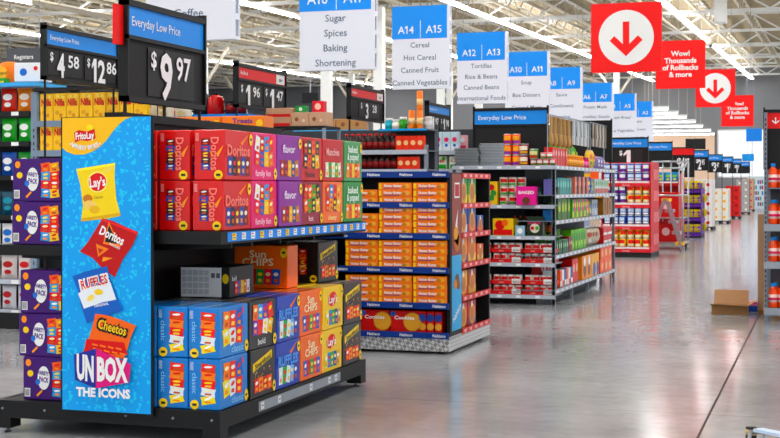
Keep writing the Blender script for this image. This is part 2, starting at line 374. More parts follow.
price_sign('price_sign', 'black price sign with blue header reading $4.58 and $12.86, far left', (-7.0, 11.05, 2.52), H90, 1.32, .46, .15, 'Everyday Low Price', [('4', '58'), ('12', '86')], EDBLUE, poles=2, hh=2.51)
price_sign('price_sign', 'black price sign with red header reading $1.96 and $1.47', (-6.0, 13.13, 2.36), H90, 1.3, .42, .13, 'Rollback', [('1', '96'), ('1', '47')], RBRED, badge=True, poles=2, hh=2.35)
price_sign('price_sign', 'black price sign with red header reading $3.28 above the sauce bottles', (-6.0, 16.62, 2.40), H90, 1.35, .40, .12, 'Rollback', [('3', '28')], RBRED, badge=True, poles=2, hh=2.39)
price_sign('price_sign', 'black price sign with blue header reading $1.97 and $1.98', (-5.3, 17.8, 2.27), H90, 1.08, .36, .11, 'Everyday Low Price', [('1', '97'), ('1', '98')], EDBLUE, poles=2, hh=.30)

# ------------------------------------------------------------------ snack boxes
def bags(m, fr, x0, y0, w_, h_, cols, rows_, pal, tilt=.12):
    for r in range(rows_):
        for c_ in range(cols):
            bw = w_ / cols * 1.08; bh = h_ / rows_ * 1.04; ee = .0022 + .00035 * (r * cols + c_); cx = x0 + w_ * (c_ + .5) / cols; cy = y0 + h_ * (r + .5) / rows_
            a = R.uniform(-tilt, tilt); cc, ss = math.cos(a), math.sin(a)
            q = [(-bw / 2, -bh / 2), (bw / 2, -bh / 2), (bw / 2 * .9, 0), (bw / 2, bh / 2), (-bw / 2, bh / 2), (-bw / 2 * .9, 0)]
            colr = M(pal[(r * cols + c_) % len(pal)], .4)
            m.poly(fr, [(cx + p * cc - s_ * ss, cy + p * ss + s_ * cc) for p, s_ in q], colr, ee)
            m.disc(fr, cx, cy + bh * .16, bw * .3, M(['#ffffff', '#fff2c0', '#ffe14a', '#d9252b'][(r + c_ * 3) % 4], .4), ee + .0001, 9, bh * .13, rot=a + .15)
            m.poly(fr, [(cx - bw * .25, cy - bh * .35), (cx + bw * .2, cy - bh * .38), (cx + bw * .22, cy - bh * .15), (cx - bw * .2, cy - bh * .12)], M(['#f39a1f', '#c5611a', '#f7d57a'][(r + c_) % 3], .4), ee + .0002)
MULTI = ['#e8352b', '#2b5bb5', '#f6c927', '#f07a1e', '#f4f4f4', '#c8202a', '#1b9ad6']
BX, BY, BZ = .198, .40, .296
def variety(side, narrow, title, tcol, pal, badge=True, cols=5, rows_=1, tstyle=0, band=None, ntitle=None, nt_rot=-H90, stripe=None):
    m = MB(); m.bevbox(-BX / 2, -BY / 2, 0, BX / 2, BY / 2, BZ, M(side, .35, coat=.3), .005)
    fr = FR((BX / 2, -BY / 2, 0), (0, 1, 0)); fn = FR((-BX / 2, -BY / 2, 0))
    W_ = BY
    if band: m.rect(fr, .004, .004, W_ - .004, BZ * .34, M(band, .4), .001)
    T = M(tcol, .4); Y_ = M('#ffd60a', .4)
    if tstyle == 0:      # big title over a row of bags
        m.poly(fr, [(W_ * .55, BZ * .75), (W_ * .9, BZ * .97), (W_ * .62, BZ * .70)], M('#f58a4a', .4), .001)
        m.text(fr, title, W_ * .47, BZ * .60, .062, T, .0062, .03, width=W_ * .82)
        bags(m, fr, W_ * .10, BZ * .10, W_ * .78, BZ * .36, cols, rows_, pal, .22)
    elif tstyle == 1:    # bags above, lettering below
        bags(m, fr, W_ * .12, BZ * .30, W_ * .72, BZ * .62, 4, 2, pal, .3)
        m.text(fr, title, W_ * .42, BZ * .15, .036, T, .0062, .015, width=W_ * .66)
    elif tstyle == 2:    # lettering high, bags low
        lines = title.split('|')
        for i, q in enumerate(lines): m.text(fr, q, W_ * .45, BZ * (.80 if len(lines) > 1 else .70) - i * .055, .05, T, .0062, .02, width=min(W_ * .62, .06 * len(q)))
        bags(m, fr, W_ * .12, BZ * .10, W_ * .74, BZ * .34, cols, rows_, pal)
    elif tstyle == 3:    # slanted sticker over glowing product shots
        m.poly(fr, [(W_ * .08, BZ * .55), (W_ * .85, BZ * .76), (W_ * .85, BZ * .93), (W_ * .08, BZ * .72)], Y_, .002)
        m.text(fr, title, W_ * .47, BZ * .735, .034, M('#141414', .4), .004, .02, width=W_ * .70, rot=math.atan2(BZ * .21, W_ * .77))
        bags(m, fr, W_ * .14, BZ * .12, W_ * .7, BZ * .28, 4, 1, pal)
        for q in range(26): m.disc(fr, W_ * R.uniform(.1, .9), BZ * R.uniform(.36, .58), .006, M(['#f39a1f', '#f7d57a', '#e5531f'][q % 3], .4), .0022, 6)
    elif tstyle == 4:    # classic blue
        bags(m, fr, W_ * .12, BZ * .24, W_ * .66, BZ * .66, 3, 2, pal, .3); m.poly(fr, [(W_ * .74, BZ * .86), (W_ * .84, BZ * .80), (W_ * .80, BZ * .97)], M('#f0562b', .4), .003)
        m.text(fr, title, W_ * .62, BZ * .14, .042, M('#9fd4f5', .4), .003, .004, width=W_ * .42)
    if badge: m.disc(fr, W_ * .93, BZ * (.83 if tstyle in (0, 2) else .14), .026, Y_, .004, 16, .036); m.rect(fr, W_ * .90, BZ * (.81 if tstyle in (0, 2) else .12), W_ * .96, BZ * (.86 if tstyle in (0, 2) else .17), M('#222222'), .005)
    # narrow face
    nt = ntitle or title.split('|')[0]
    bags(m, fn, BX * (.24 if tstyle != 4 else .42), BZ * (.20 if tstyle != 4 else .12), BX * (.28 if tstyle != 4 else .44), BZ * (.62 if tstyle != 4 else .78), 1, 5, pal, .2)
    m.text(fn, nt, BX * (.68 if tstyle != 4 else .20), BZ * .52, .050 if tstyle != 4 else .03, T if tstyle != 4 else M('#9fd4f5', .4), .003, .02 if tstyle != 4 else .004, rot=nt_rot, width=BZ * (.66 if tstyle != 4 else .4))
    if tstyle == 0: m.poly(fn, [(BX * .72, BZ * .52), (BX * .97, BZ * .70), (BX * .80, BZ * .46)], M('#f9a03c', .4), .002); m.poly(fn, [(BX * .30, BZ * .80), (BX * .62, BZ * .50), (BX * .6, BZ * .46)], M('#f9a03c', .4), .002)
    m.disc(fn, BX * (.80 if tstyle != 4 else .20), BZ * .10, .028, Y_, .004, 14); m.rect(fn, BX * (.80 if tstyle != 4 else .20) - .014, BZ * .10 - .007, BX * (.80 if tstyle != 4 else .20) + .014, BZ * .10 + .007, M('#222222'), .005)
    for q in range(9): m.rect(fn, BX * .05, BZ * (.78 + q * .018), BX * .16, BZ * (.787 + q * .018), M('#f0b9b9', .4) if tstyle == 0 else M('#e8eef5', .4), .002)
    # top flaps seam
    m.rect(FR((-BX / 2, -BY / 2, BZ), (1, 0, 0), (0, 1, 0)), BX * .47, .004, BX * .53, BY - .004, M('#ccd3da', .3), .0006)
    return m.mesh('snack_box')
DOR = variety('#d01322', '#d01322', 'Doritos', '#ff8f86', ['#2c3f96', '#1c2233', '#8e2430', '#27479e', '#7a1622'])
FAM = variety('#e01a78', '#e01a78', 'family fun', '#ffd3e6', MULTI, tstyle=1)
FLA = variety('#8a3a94', '#7a2c86', 'flavor', '#f7e6fa', ['#a33b2b', '#7a1f4e', '#f0b127', '#33508f', '#c87f22'], tstyle=2)
SMK = variety('#c4222e', '#a4141f', 'Flamin', '#1b1b1b', ['#262626', '#e86a1c', '#3a3a3a', '#f2c733', '#9c1722'], tstyle=1)
RAN = variety('#bf2a38', '#a31c2b', 'Munchies', '#f3c3bf', ['#e8e4d0', '#3aa03f', '#f2f2f2', '#66b145', '#d8d8c8'], tstyle=2, badge=False)
BAK = variety('#2f8a46', '#256f37', 'baked|& popped', '#f3fff4', ['#e8a53a', '#e0692b', '#f2cf4b', '#d6452e', '#ee8a31'], tstyle=2)
SM2 = variety('#8f1f3b', '#7a142c', 'hot', '#f7d6dd', ['#e86a1c', '#48a53d', '#2b2b2b', '#f2c733', '#d6452e'], tstyle=1)
CHE = variety('#ee7a1c', '#dd6a10', 'cheesy', '#ffe6a8', ['#d9252b', '#f4a42c', '#7a2c1c', '#f7c63b', '#e24f20', '#2b7fc4'], tstyle=1)
CLA = variety('#1c7cc6', '#1c7cc6', 'classic', '#9fd4f5', ['#f6e24a', '#e8f0f8', '#e8352b', '#f08a1e', '#e24f20', '#2b5bb5'], tstyle=4)
BOL = variety('#191a1e', '#191a1e', 'bold', '#e6e6e6', ['#7b3fa0', '#e8352b', '#f4f4f4', '#f6c927', '#f07a1e', '#2b9ad6'], tstyle=1)
SMF = variety('#1b1b1c', '#1b1b1c', 'Smartfood', '#141414', ['#e0392b', '#f39a1f', '#c8202a', '#e86a1c'], tstyle=3)
RUF = variety('#183fa6', '#183fa6', 'RUFFLES', '#6aa4f8', ['#e9eef8', '#3fa95a', '#e9eef8', '#7bb7f0', '#2c3f96'], tstyle=0, badge=True)
SUN = variety('#ef7c22', '#d96a16', 'Sun|CHIPS', '#fff3cf', ['#2b5bb5', '#c8382a', '#2f9a52', '#e23a5a'], tstyle=2)
LAY = variety('#f5cf1f', '#eec21a', "Lay's", '#ffffff', ['#f6e24a', '#1f7fd0', '#3aa03f', '#27479e', '#d9b01c'], tstyle=2)
# a red oval behind the yellow boxes' title
def add_oval(me):
    m = MB(); fr = FR((BX / 2, -BY / 2, 0), (0, 1, 0)); m.disc(fr, BY * .45, BZ * .70, .085, M('#d9252b', .4), .002, 20, .05, rot=.15)
    o = len(me.vertices); bm = bmesh.new(); bm.from_mesh(me); me.materials.append(M('#d9252b', .4)); k = len(me.materials) - 1
    vs = [bm.verts.new(v) for v in m.v]; fc = bm.faces.new(vs) ; fc.material_index = k
    bm.normal_update(); bm.to_mesh(me); bm.free()
add_oval(LAY)

# ------------------------------------------------------------------ the promotional rack
X0, X1, Y0, Y1 = -4.90, -3.39, 7.18, 9.74
rack = thing('display_rack', 'black steel display rack holding the variety snack boxes', 'display rack', (0, 0, 0))
m = MB(); m.box(X0 + .03, Y0 + .03, .185, X1 - .03, Y1 - .03, .198, BLACK)
m.box(X0, Y0, .095, X1, Y0 + .04, .2, BLACK); m.box(X0, Y1 - .04, .095, X1, Y1, .2, BLACK); m.box(X0, Y0 + .04, .095, X0 + .04, Y1 - .04, .2, BLACK); m.box(X1 - .04, Y0 + .04, .095, X1, Y1 - .04, .2, BLACK)
m.build('base_frame', rack)
for x in (X0, X1 - .11):
    for y in (Y0, Y1 - .11):
        m = MB(); m.box(x, y, .03, x + .11, y + .11, .095, BLACK); lg = m.build('leg', rack)
        q = MB(); q.tube([(x + .055, y + .055, .035), (x + .055, y + .055, .004)], .012, STEEL); q.tube([(x + .055, y + .055, .006), (x + .055, y + .055, 0)], .022, BLACK2, 12); q.build('levelling_foot', lg)
m = MB(); m.box(-4.16, Y0 + .2, .2, -4.12, Y1 - .08, 1.92, BLACK2); m.build('centre_panel', rack)
m = MB(); m.box(-4.2, Y0 + .04, 1.165, X1 - .01, Y1 + .03, 1.24, BLACK); m.build('upper_shelf', rack)
m = MB(); m.box(X0 - .03, Y0 + .04, 1.085, -4.2, Y1 + .03, 1.146, BLACK)
m.build('upper_shelf', rack)
m = MB(); m.box(-4.2, Y0 + .1, 1.90, -4.08, Y1 + .0, 1.95, BLACK2)
m.build('top_rail', rack)
for y in (Y0 + .2, (Y0 + Y1) / 2, Y1 - .12):
    m = MB(); m.box(-4.2, y, .2, -4.16, y + .05, 1.9, BLACK); m.build('upright', rack)
for y in (7.45, 7.75, 8.2, 8.8, 9.4):
    for s_ in (0, 1):
        m = MB(); xa = -4.12 if s_ else -4.2; xb = X1 - .05 if s_ else X0 + .02
        m.bar((xa, y, 1.12 if s_ else 1.04), (xb, y, 1.15 if s_ else 1.07), .02, .03, BLACK); m.build('shelf_brace', rack)
m = MB(); fr = FR((X1 - .01, Y0 + .12, 1.178), (0, 1, 0)); L = Y1 - Y0 - .1
m.rect(fr, 0, 0, L, .056, M('#1d86dd', .4, noise=0), .003)
for q in range(18):
    x = .06 + q * L / 18; m.rect(fr, x, .008, x + .06, .049, M('#f4f4f4' if q % 3 else '#ffd84a', .4), .005); m.rect(fr, x + .008, .02, x + .05, .024, M('#3a55a0'), .006); m.rect(fr, x + .008, .034, x + .035, .042, M('#d9252b'), .006)
m.build('upper_price_strip', rack)
m = MB(); fr = FR((X1, Y0 + .55, .115), (0, 1, 0)); L = 1.45
m.rect(fr, 0, 0, L, .062, M('#9aa0a8', .3, .3), .003)
for x in (.03, .3, .85, 1.2, 1.33): m.rect(fr, x, .01, x + .05, .055, M('#e6e6ea', .4), .005); m.rect(fr, x + .01, .03, x + .04, .036, M('#555555'), .006)
m.build('lower_price_strip', rack)
m = MB()
for (x, y) in ((X0 + .055, Y0), (X0 + .35, Y0), (X0 + .9, Y0), (X1 - .3, Y0), (X1 - .05, Y0)): m.tube([(x, y, .15), (x, y - .006, .15)], .008, STEEL, 8)
m.build('bolt', rack)
# display panel on the near end
pn = thing('advertising_board', 'tall blue and yellow snack advertising panel at near end of rack', 'advertising panel', (-4.408, 7.15, .171))
PW, PH = .590, 1.742
m = MB(); m.box(-.012, .0, -.015, PW + .012, .014, PH + .004, BLACK); m.build('panel_frame', pn)
m = MB(); m.box(0, -.004, 0, PW, -.0005, PH, M('#16a0e6', .4, noise=.03)); ps = m.build('poster', pn)
sx, sy = PW / 90.0, PH / 293.0
def Q(px, py): return ((px - 61.5) * sx, (410 - py) * sy)
def qp(*pts): return [Q(*p) for p in pts]
FP = FR((0, -.004, 0))
m = MB(); conf = M('#5cc8f2', .4, noise=0)
for i in range(720):
    x, y = R.uniform(.01, PW - .01), R.uniform(.01, PH - .01); a = R.uniform(0, 6.3); s_ = R.uniform(.009, .0155); n = R.choice((3, 3, 4, 5))
    if n == 4:
        pts = [(x + math.cos(a) * p - math.sin(a) * q_, y + math.sin(a) * p + math.cos(a) * q_) for p, q_ in ((-s_ * 1.3, -s_ * .35), (s_ * 1.3, -s_ * .35), (s_ * 1.3, s_ * .35), (-s_ * 1.3, s_ * .35))]
    else: pts = [(x + s_ * math.cos(a + 2 * PI * k / n), y + s_ * math.sin(a + 2 * PI * k / n)) for k in range(n)]
    m.poly(FP, pts, conf, .0004 + i * 1e-6)
cf = m.build('confetti_print', ps); cf['kind'] = 'stuff'
YEL = M('#fdc51a', .4, noise=0)
m = MB()
crv = [(61.5, 117), (61.5, 147), (66, 151), (74, 154), (84, 154), (93, 151), (101, 146), (107, 140), (113, 132), (119, 125), (126, 119.5), (133, 117)]
m.poly(FP, qp(*crv), YEL, .0012)
m.poly(FP, qp((74, 132), (79, 129.5), (87, 131), (95, 128.5), (96, 138), (88, 140.5), (80, 139.5), (75, 142)), M('#d01c2a', .4), .003)
m.disc(FP, *Q(90, 127.5), .022, M('#ffe25a', .4), .0022); m.text(FP, 'FritoLay', *Q(85.2, 135), .040, WHITE, .005, .03, rot=.06, width=.125)
for i, ch in enumerate('VARIETY PACKS'):
    t = (i - 6) / 6.0; m.text(FP, ch, *Q(85.5 + 12.5 * t, 147.3 - 3.2 * t * t), .026, WHITE, .005, .03, rot=t * .42)
for px in (70.5, 100.5): m.disc(FP, *Q(px, 143.3), .006, WHITE, .005)
m.build('brand_header', ps)
NB = 0
def bag_print(pts, mat, edge, name, extra):
    m = MB(); m.poly(FP, qp(*pts), mat, .006)
    cx = sum(p[0] for p in pts) / len(pts); cy = sum(p[1] for p in pts) / len(pts)
    extra(m)
    global NB; m.v = [(a, -.004 + (b + .004) * .25 - .0045 * NB, c_) for a, b, c_ in m.v]; NB += 1
    m.build(name, ps)
def ex(m):
    m.poly(FP, qp((76, 168.5), (116, 162.4), (115.6, 165), (77, 171)), M('#fff07a'), .007); m.poly(FP, qp((81, 221), (121.6, 215), (121, 212), (81.5, 218)), M('#d9b01c'), .007)
    m.disc(FP, *Q(98, 181.5), .066, M('#fff2a0'), .008, 26, .062); m.disc(FP, *Q(98, 181.5), .059, M('#d51f2a'), .009, 26, .054, rot=.1); m.text(FP, "Lay's", *Q(98, 181.5), .052, WHITE, .011, .03, rot=.12, width=.105)
    m.text(FP, 'Classic', *Q(99, 196.5), .016, M('#8a6a10'), .009, .01, rot=.12)
    m.disc(FP, *Q(88, 198), .033, M('#c9823a'), .008, 16, .025); m.disc(FP, *Q(91, 205), .045, M('#f2d08a'), .009, 20, .030, rot=-.3); m.disc(FP, *Q(95, 209), .035, M('#e9bd63'), .010, 20, .024); m.disc(FP, *Q(109, 169), .035, M('#f2d983'), .008, 16, .014, rot=.4)
bag_print([(76, 168.5), (88, 167.5), (101, 165.5), (116, 162.4), (115.2, 175), (117, 198), (121.6, 215), (108, 218), (94, 219.5), (81, 221), (83, 205), (80.5, 185)], M('#f4d91c', .4), None, 'crisps_picture', ex)
def ex(m):
    m.poly(FP, qp((103.5, 217.5), (139.5, 231), (138.6, 233.2), (102.7, 219.5)), M('#e34a4e'), .009)
    m.poly(FP, qp((110, 221), (122, 246), (104, 243)), M('#f08a2a'), .010); m.poly(FP, qp((110.2, 224), (119, 243), (106, 241)), M('#15131a'), .011)
    m.text(FP, 'Doritos', *Q(113.4, 234.5), .052, WHITE, .013, .03, rot=-.42, width=.17)
    m.poly(FP, qp((97, 243), (110, 248), (99, 256)), M('#e98a2f'), .011); m.poly(FP, qp((104, 256), (114, 257), (103, 261)), M('#f0a03f'), .011); m.poly(FP, qp((99, 247), (105, 249), (100, 253)), M('#b5451c'), .012)
    m.text(FP, 'NACHO', *Q(116, 245), .014, WHITE, .011, .02, rot=-.42)
bag_print([(103.5, 217.5), (115, 220.5), (127, 226), (139.5, 231), (134, 244), (124, 258), (116, 276), (104, 268), (93, 257), (80, 251), (88, 242), (95, 231)], M('#b4121c', .4), None, 'corn_chips_picture', ex)
def ex(m):
    m.poly(FP, qp((79, 293), (88, 287), (100, 284), (112, 281), (118, 298), (104, 301), (85, 308)), M('#eef3fa'), .013)
    m.text(FP, 'RUFFLES', *Q(95.5, 281), .060, WHITE, .014, .09, rot=.24, width=.205); m.text(FP, 'RUFFLES', *Q(95.5, 281), .050, M('#c9202b'), .017, .02, rot=.24, width=.18)
    m.disc(FP, *Q(100, 291), .03, M('#efd06a'), .015, 14, .018); m.disc(FP, *Q(92, 297), .028, M('#f4dc88'), .016, 14, .016, rot=.5); m.text(FP, 'ORIGINAL', *Q(103, 303.5), .015, WHITE, .015, .02, rot=.2)
bag_print([(73, 276), (84, 271.5), (96, 268), (108.5, 265), (112, 278), (117, 293), (124.5, 308), (112, 313), (99, 318), (88, 322.5), (82, 306), (79, 291)], M('#1c61b8', .4), None, 'ridged_crisps_picture', ex)
def ex(m):
    m.poly(FP, qp((88, 338), (126, 340), (130, 352), (85, 352)), M('#d23a1e'), .018)
    m.text(FP, 'Cheetos', *Q(114.5, 325.5), .066, M('#111111'), .020, .09, rot=-.22, width=.215); m.text(FP, 'Cheetos', *Q(114.5, 325.5), .054, M('#ffd21c'), .022, .02, rot=-.22, width=.19)
    for k in range(9): m.poly(FP, qp(*[(94 + 4 * k % 31 + a, 342 + (k * 5) % 9 + b) for a, b in ((0, 0), (6, 1.5), (5.6, 3), (0, 1.6))]), M('#f08a1e'), .020)
bag_print([(97, 312.5), (110, 314), (124, 318), (138, 323), (133, 334), (130, 345), (126, 356), (105, 356), (84, 352), (90, 338), (94, 325)], M('#ee7818', .4), None, 'cheese_puffs_picture', ex)
m = MB(); m.poly(FP, qp((76, 354), (98.5, 347), (98.5, 386.5), (77, 379)), M('#2b3190'), .026); m.poly(FP, qp((98.5, 347), (134, 361), (132, 379), (98.5, 386.5)), M('#d4127e'), .0262)
m.text(FP, 'UN', *Q(87.8, 366.3), .140, WHITE, .029, .05, width=.115, shear=-.10); m.text(FP, 'BOX', *Q(115.5, 367), .130, WHITE, .029, .05, width=.205, shear=-.0)
m.text(FP, 'THE ICONS', *Q(106, 390.5), .050, WHITE, .029, .045, width=.36, rot=0)
m.build('slogan_block', ps)

# goods on the rack
g1 = 'variety snack boxes on the black rack'
zt = 1.242; dzb = .300
names = {id(DOR): 'red corn chip variety box', id(FAM): 'pink family variety box', id(FLA): 'purple flavour mix box', id(SMK): 'bright red spicy mix box', id(RAN): 'crimson snack mix box', id(BAK): 'green baked and popped box',
         id(SM2): 'dark maroon hot mix box', id(CHE): 'orange cheese snack box', id(CLA): 'blue classic variety box', id(BOL): 'black box with multicoloured bags', id(SMF): 'black popcorn box with yellow band', id(RUF): 'royal blue ridged crisp box', id(SUN): 'orange grain chip box', id(LAY): 'yellow potato crisp box'}
def sbox(me, x, y, z, rz, where): return inst(me, 'snack_box', (x, y, z), rz, names[id(me)] + ' ' + where, 'snack box', g1)
for lv, arr, wl_ in ((1, (DOR, FAM, FLA, SMK, RAN, BAK), 'in upper tier of top shelf'), (0, (DOR, FAM, FLA, SM2, CHE, BAK), 'in lower tier of top shelf')):
    for i, me in enumerate(arr):
        sbox(me, -3.52 + R.uniform(-.008, .008), 7.50 + .406 * i, zt + dzb * lv, R.uniform(-.015, .015), wl_ + (', at near corner' if i == 0 else ''))
    sbox(DOR, -3.745, 7.50, zt + dzb * lv, .01, wl_ + ', second from near corner'); sbox(DOR, -3.96, 7.505, zt + dzb * lv, -.01, wl_ + ', against the advertising panel')
for lv, arr, wl_ in ((1, (CLA, BOL, RUF, SUN, LAY, SMF), 'in upper tier of base deck'), (0, (CLA, SMF, RUF, SUN, LAY, SMF), 'in lower tier of base deck')):
    for i, me in enumerate(arr):
        nm = wl_ + (', at near corner' if i == 0 else (', at far end' if i == 5 else ''))
        sbox(me, -3.505 + R.uniform(-.006, .006), 7.415 + .414 * i, .201 + dzb * lv, R.uniform(-.02, .02), nm)
    for k, q in enumerate(('second from near corner', 'third from near corner', 'against the advertising panel')):
        sbox(CLA, -3.715 - .207 * k, 7.42, .201 + dzb * lv, R.uniform(-.015, .015), wl_ + ', ' + q)
# boxes lying on the lower goods
CLB = MB(); CLB.bevbox(-.20, -.30, 0, .14, .1, .195, M('#1a1b1d', .4), .004)
fr = FR((-.20, -.30, 0)); CLB.rect(fr, .006, .004, .285, .190, M('#f4f5f7', .4), .0015)
for a in range(5):
    for b in range(4): CLB.rect(fr, .015 + .038 * a, .02 + .04 * b, .047 + .038 * a, .052 + .04 * b, M('#cfd2d8', .4), .003)
for a in (.215, .25): CLB.rect(fr, a, .125, a + .025, .155, M('#6d7077', .4), .003)
CLB.disc(fr, .313, .12, .022, M('#ffd60a'), .003, 14, .032)
fr = FR((.14, -.30, 0), (0, 1, 0)); CLB.text(fr, 'bold', .07, .12, .03, WHITE, .003, .01); bags(CLB, fr, .08, .02, .24, .08, 5, 1, MULTI)
CLB = CLB.mesh('snack_box')
# the layer that fills the deck under the loose boxes, seen as box tops
for k, (x, y) in enumerate(((-3.715, 7.84), (-3.925, 7.84), (-3.715, 8.26), (-3.925, 8.26), (-3.715, 8.68), (-3.925, 8.68), (-3.715, 9.1), (-3.925, 9.1), (-3.715, 9.52), (-3.925, 9.52))):
    me = (BOL, BOL, RUF, RUF, SUN, SUN, LAY, LAY, SMF, SMF)[k]
    for lv in (0, 1):
        sbox(me, x, y, .201 + dzb * lv, 0, 'inside base deck, %s column inwards, %s tier' % (('second', 'third')[k % 2], ('lower', 'upper')[lv]))
inst(CLB, 'snack_box', (-3.79, 8.15, .80), .03, 'black box with large grey nutrition panel lying on the blue boxes', 'snack box', g1)
sbox(SUN, -3.80, 8.80, .80, -H90 + .02, 'lying loose on top of the base deck goods')
sbox(SMF, -3.70, 9.5, .80, .0, 'on top of the base deck goods, in front')
sbox(SMF, -3.95, 9.5, .80, 0, 'on top of the base deck goods, behind')
# purple variety packs
def purple(w_=.385):
    m = MB(); m.bevbox(-w_ / 2, -.11, 0, w_ / 2, .11, .262, M('#3d1766', .4), .005); fr = FR((-w_ / 2, -.11, 0), (.88, 0, 0))
    m.disc(fr, .045, .225, .022, M('#f39a1f'), .003); m.disc(fr, .06, .16, .024, M('#f2cf4b'), .003, 14, .02)
    m.rect(fr, .015, .018, .06, .07, WHITE, .003)
    for q in range(6): m.rect(fr, .02 + .006 * q, .024, .023 + .006 * q, .064, BLACK, .004)
    m.disc(fr, .165, .135, .048, WHITE, .003, 20, .072); m.disc(fr, .12, .11, .018, M('#1c73c9'), .004); m.text(fr, 'VARIETY', .165, .165, .024, M('#4a1c7a'), .005, .03, rot=-.1, width=.085); m.text(fr, 'PACK', .168, .125, .030, M('#4a1c7a'), .005, .03, rot=-.1, width=.075)
    m.bar(V((-w_ / 2, -.113, 0)) + V((.10, 0, .025)), V((-w_ / 2, -.113, 0)) + V((.135, 0, .058)), .003, .012, M('#f0a03f'))
    bags(m, fr, .235, .025, .14, .21, 2, 4, ['#1c9ad6', '#f6c927', '#d9252b', '#e24f20', '#1c9ad6', '#e8352b', '#e86a1c', '#f2a21e'], .15)
    m.poly(fr, [(.40, .11), (.43, .125), (.43, .09)], M('#e86a1c'), .003); return m.mesh('snack_box')
PUR = purple(); g2 = 'purple variety packs beside the panel'
for k, (x, z, a, l) in enumerate(((-4.635, 1.148, 0, 'lower of two on the top shelf'), (-4.63, 1.412, -.01, 'upper of two on the top shelf'), (-4.555, .201, .02, 'bottom of three on base deck'), (-4.585, .465, -.02, 'middle of three on base deck'), (-4.575, .73, .03, 'top of three on base deck'))):
    inst(PUR, 'snack_box', (x, 7.36, z), a, 'purple variety pack box, ' + l, 'snack box', g2)

# ------------------------------------------------------------------ goods (shared meshes)
def carton(w_, d_, h_, c0, title=None, tc='#ffffff', c1=None, spots=(), side=None, tb=.02, th=None):
    m = MB(); m.bevbox(-w_ / 2, -d_ / 2, 0, w_ / 2, d_ / 2, h_, M(c0, .4), min(.004, h_ * .1)); fr = FR((-w_ / 2, -d_ / 2, 0))
    if c1: m.rect(fr, w_ * .04, h_ * .04, w_ * .96, h_ * .36, M(c1, .4), .001)
    if side:
        for f_, ww in ((FR((w_ / 2, -d_ / 2, 0), (0, 1, 0)), d_), (FR((-w_ / 2, d_ / 2, 0), (0, -1, 0)), d_)): m.rect(f_, .003, .003, ww - .003, h_ - .003, M(side, .4), .001)
    for (x, y, r, cc) in spots: m.disc(fr, w_ * x, h_ * y, r * min(w_, h_), M(cc, .4), .002 + .0006 * spots.index((x, y, r, cc)), 14)
    if title:
        m.text(fr, title, w_ * .5, h_ * .68, th or h_ * .16, M(tc, .4), .003, tb, width=w_ * .78)
    return m.mesh('carton')
def can(r, h, c0, lid='#c9ccd2', patch='#ffffff', p2=None):
    m = MB(); m.lathe([(r * .94, 0), (r, .004), (r, h * .06)], M(lid, .3, .7), 14); m.lathe([(r * .995, h * .06), (r * .995, h * .94)], M(c0, .4), 14); m.lathe([(r, h * .94), (r, h - .004), (r * .93, h)], M(lid, .3, .7), 14)
    n = 5
    for i in range(n):      # label patch curving round the front
        a0 = -H90 + (i - n / 2) * .38; a1 = a0 + .38
        for (z0, z1, cc, e) in ((h * .42, h * .80, patch, 1.012), (h * .14, h * .34, p2 or patch, 1.010)):
            m.add([(r * e * math.cos(a), r * e * math.sin(a), z) for a, z in ((a0, z0), (a1, z0), (a1, z1), (a0, z1))], [(0, 1, 2, 3)], M(cc, .4))
    return m.mesh('tin_can')
def jar(r, h, body, cap, label):
    m = MB(); m.lathe([(r * .9, 0), (r, h * .05), (r, h * .68), (r * .8, h * .78), (r * .8, h * .82)], M(body, .25), 14); m.lathe([(r * .88, h * .80), (r * .88, h)], M(cap, .4), 14); m.lathe([(r * 1.012, h * .15), (r * 1.012, h * .6)], M(label, .4), 14); return m.mesh('jar')
def bottle(r, h, body, cap, label):
    m = MB(); m.lathe([(r * .9, 0), (r, h * .04), (r, h * .55), (r * .7, h * .70), (r * .36, h * .80), (r * .36, h * .88)], M(body, .25), 12); m.lathe([(r * .42, h * .87), (r * .42, h)], M(cap, .4), 12); m.lathe([(r * 1.015, h * .12), (r * 1.015, h * .5)], M(label, .4), 12); return m.mesh('bottle')
def bag(w_, d_, h_, c0, c1, c2='#ffffff', title=None):
    m = MB(); nx, nz = 6, 8; fr = FR((-w_ / 2, -d_ / 2, 0))
    for sgn in (-1, 1):
        v = []; f_ = []
        for k in range(nz + 1):
            for i in range(nx + 1):
                u, t = i / nx, k / nz; b = (1 - (2 * u - 1) ** 4) * (math.sin(PI * min(1, max(0, t * 1.04 - .02))) ** .45 if 0 < t < 1 else 0)
                xx = (u - .5) * w_ * (1 - .06 * math.sin(PI * t)); v.append((xx, sgn * d_ / 2 * b, t * h_))
        for k in range(nz):
            for i in range(nx):
                a = k * (nx + 1) + i; q = (a, a + 1, a + nx + 2, a + nx + 1); f_.append(q if sgn < 0 else q[::-1])
        m.add(v, f_, M(c0, .35), True)
    y = -d_ / 2 - .001
    m.disc(FR((0, y, 0)), 0, h_ * .62, w_ * .3, M(c1, .4), .002, 14, h_ * .14); m.disc(FR((0, y, 0)), .0, h_ * .3, w_ * .22, M(c2, .4), .002, 12, h_ * .1)
    if title: m.text(FR((0, y, 0)), title, 0, h_ * .62, h_ * .09, WHITE, .004, .03, width=w_ * .5)
    return m.mesh('snack_bag')

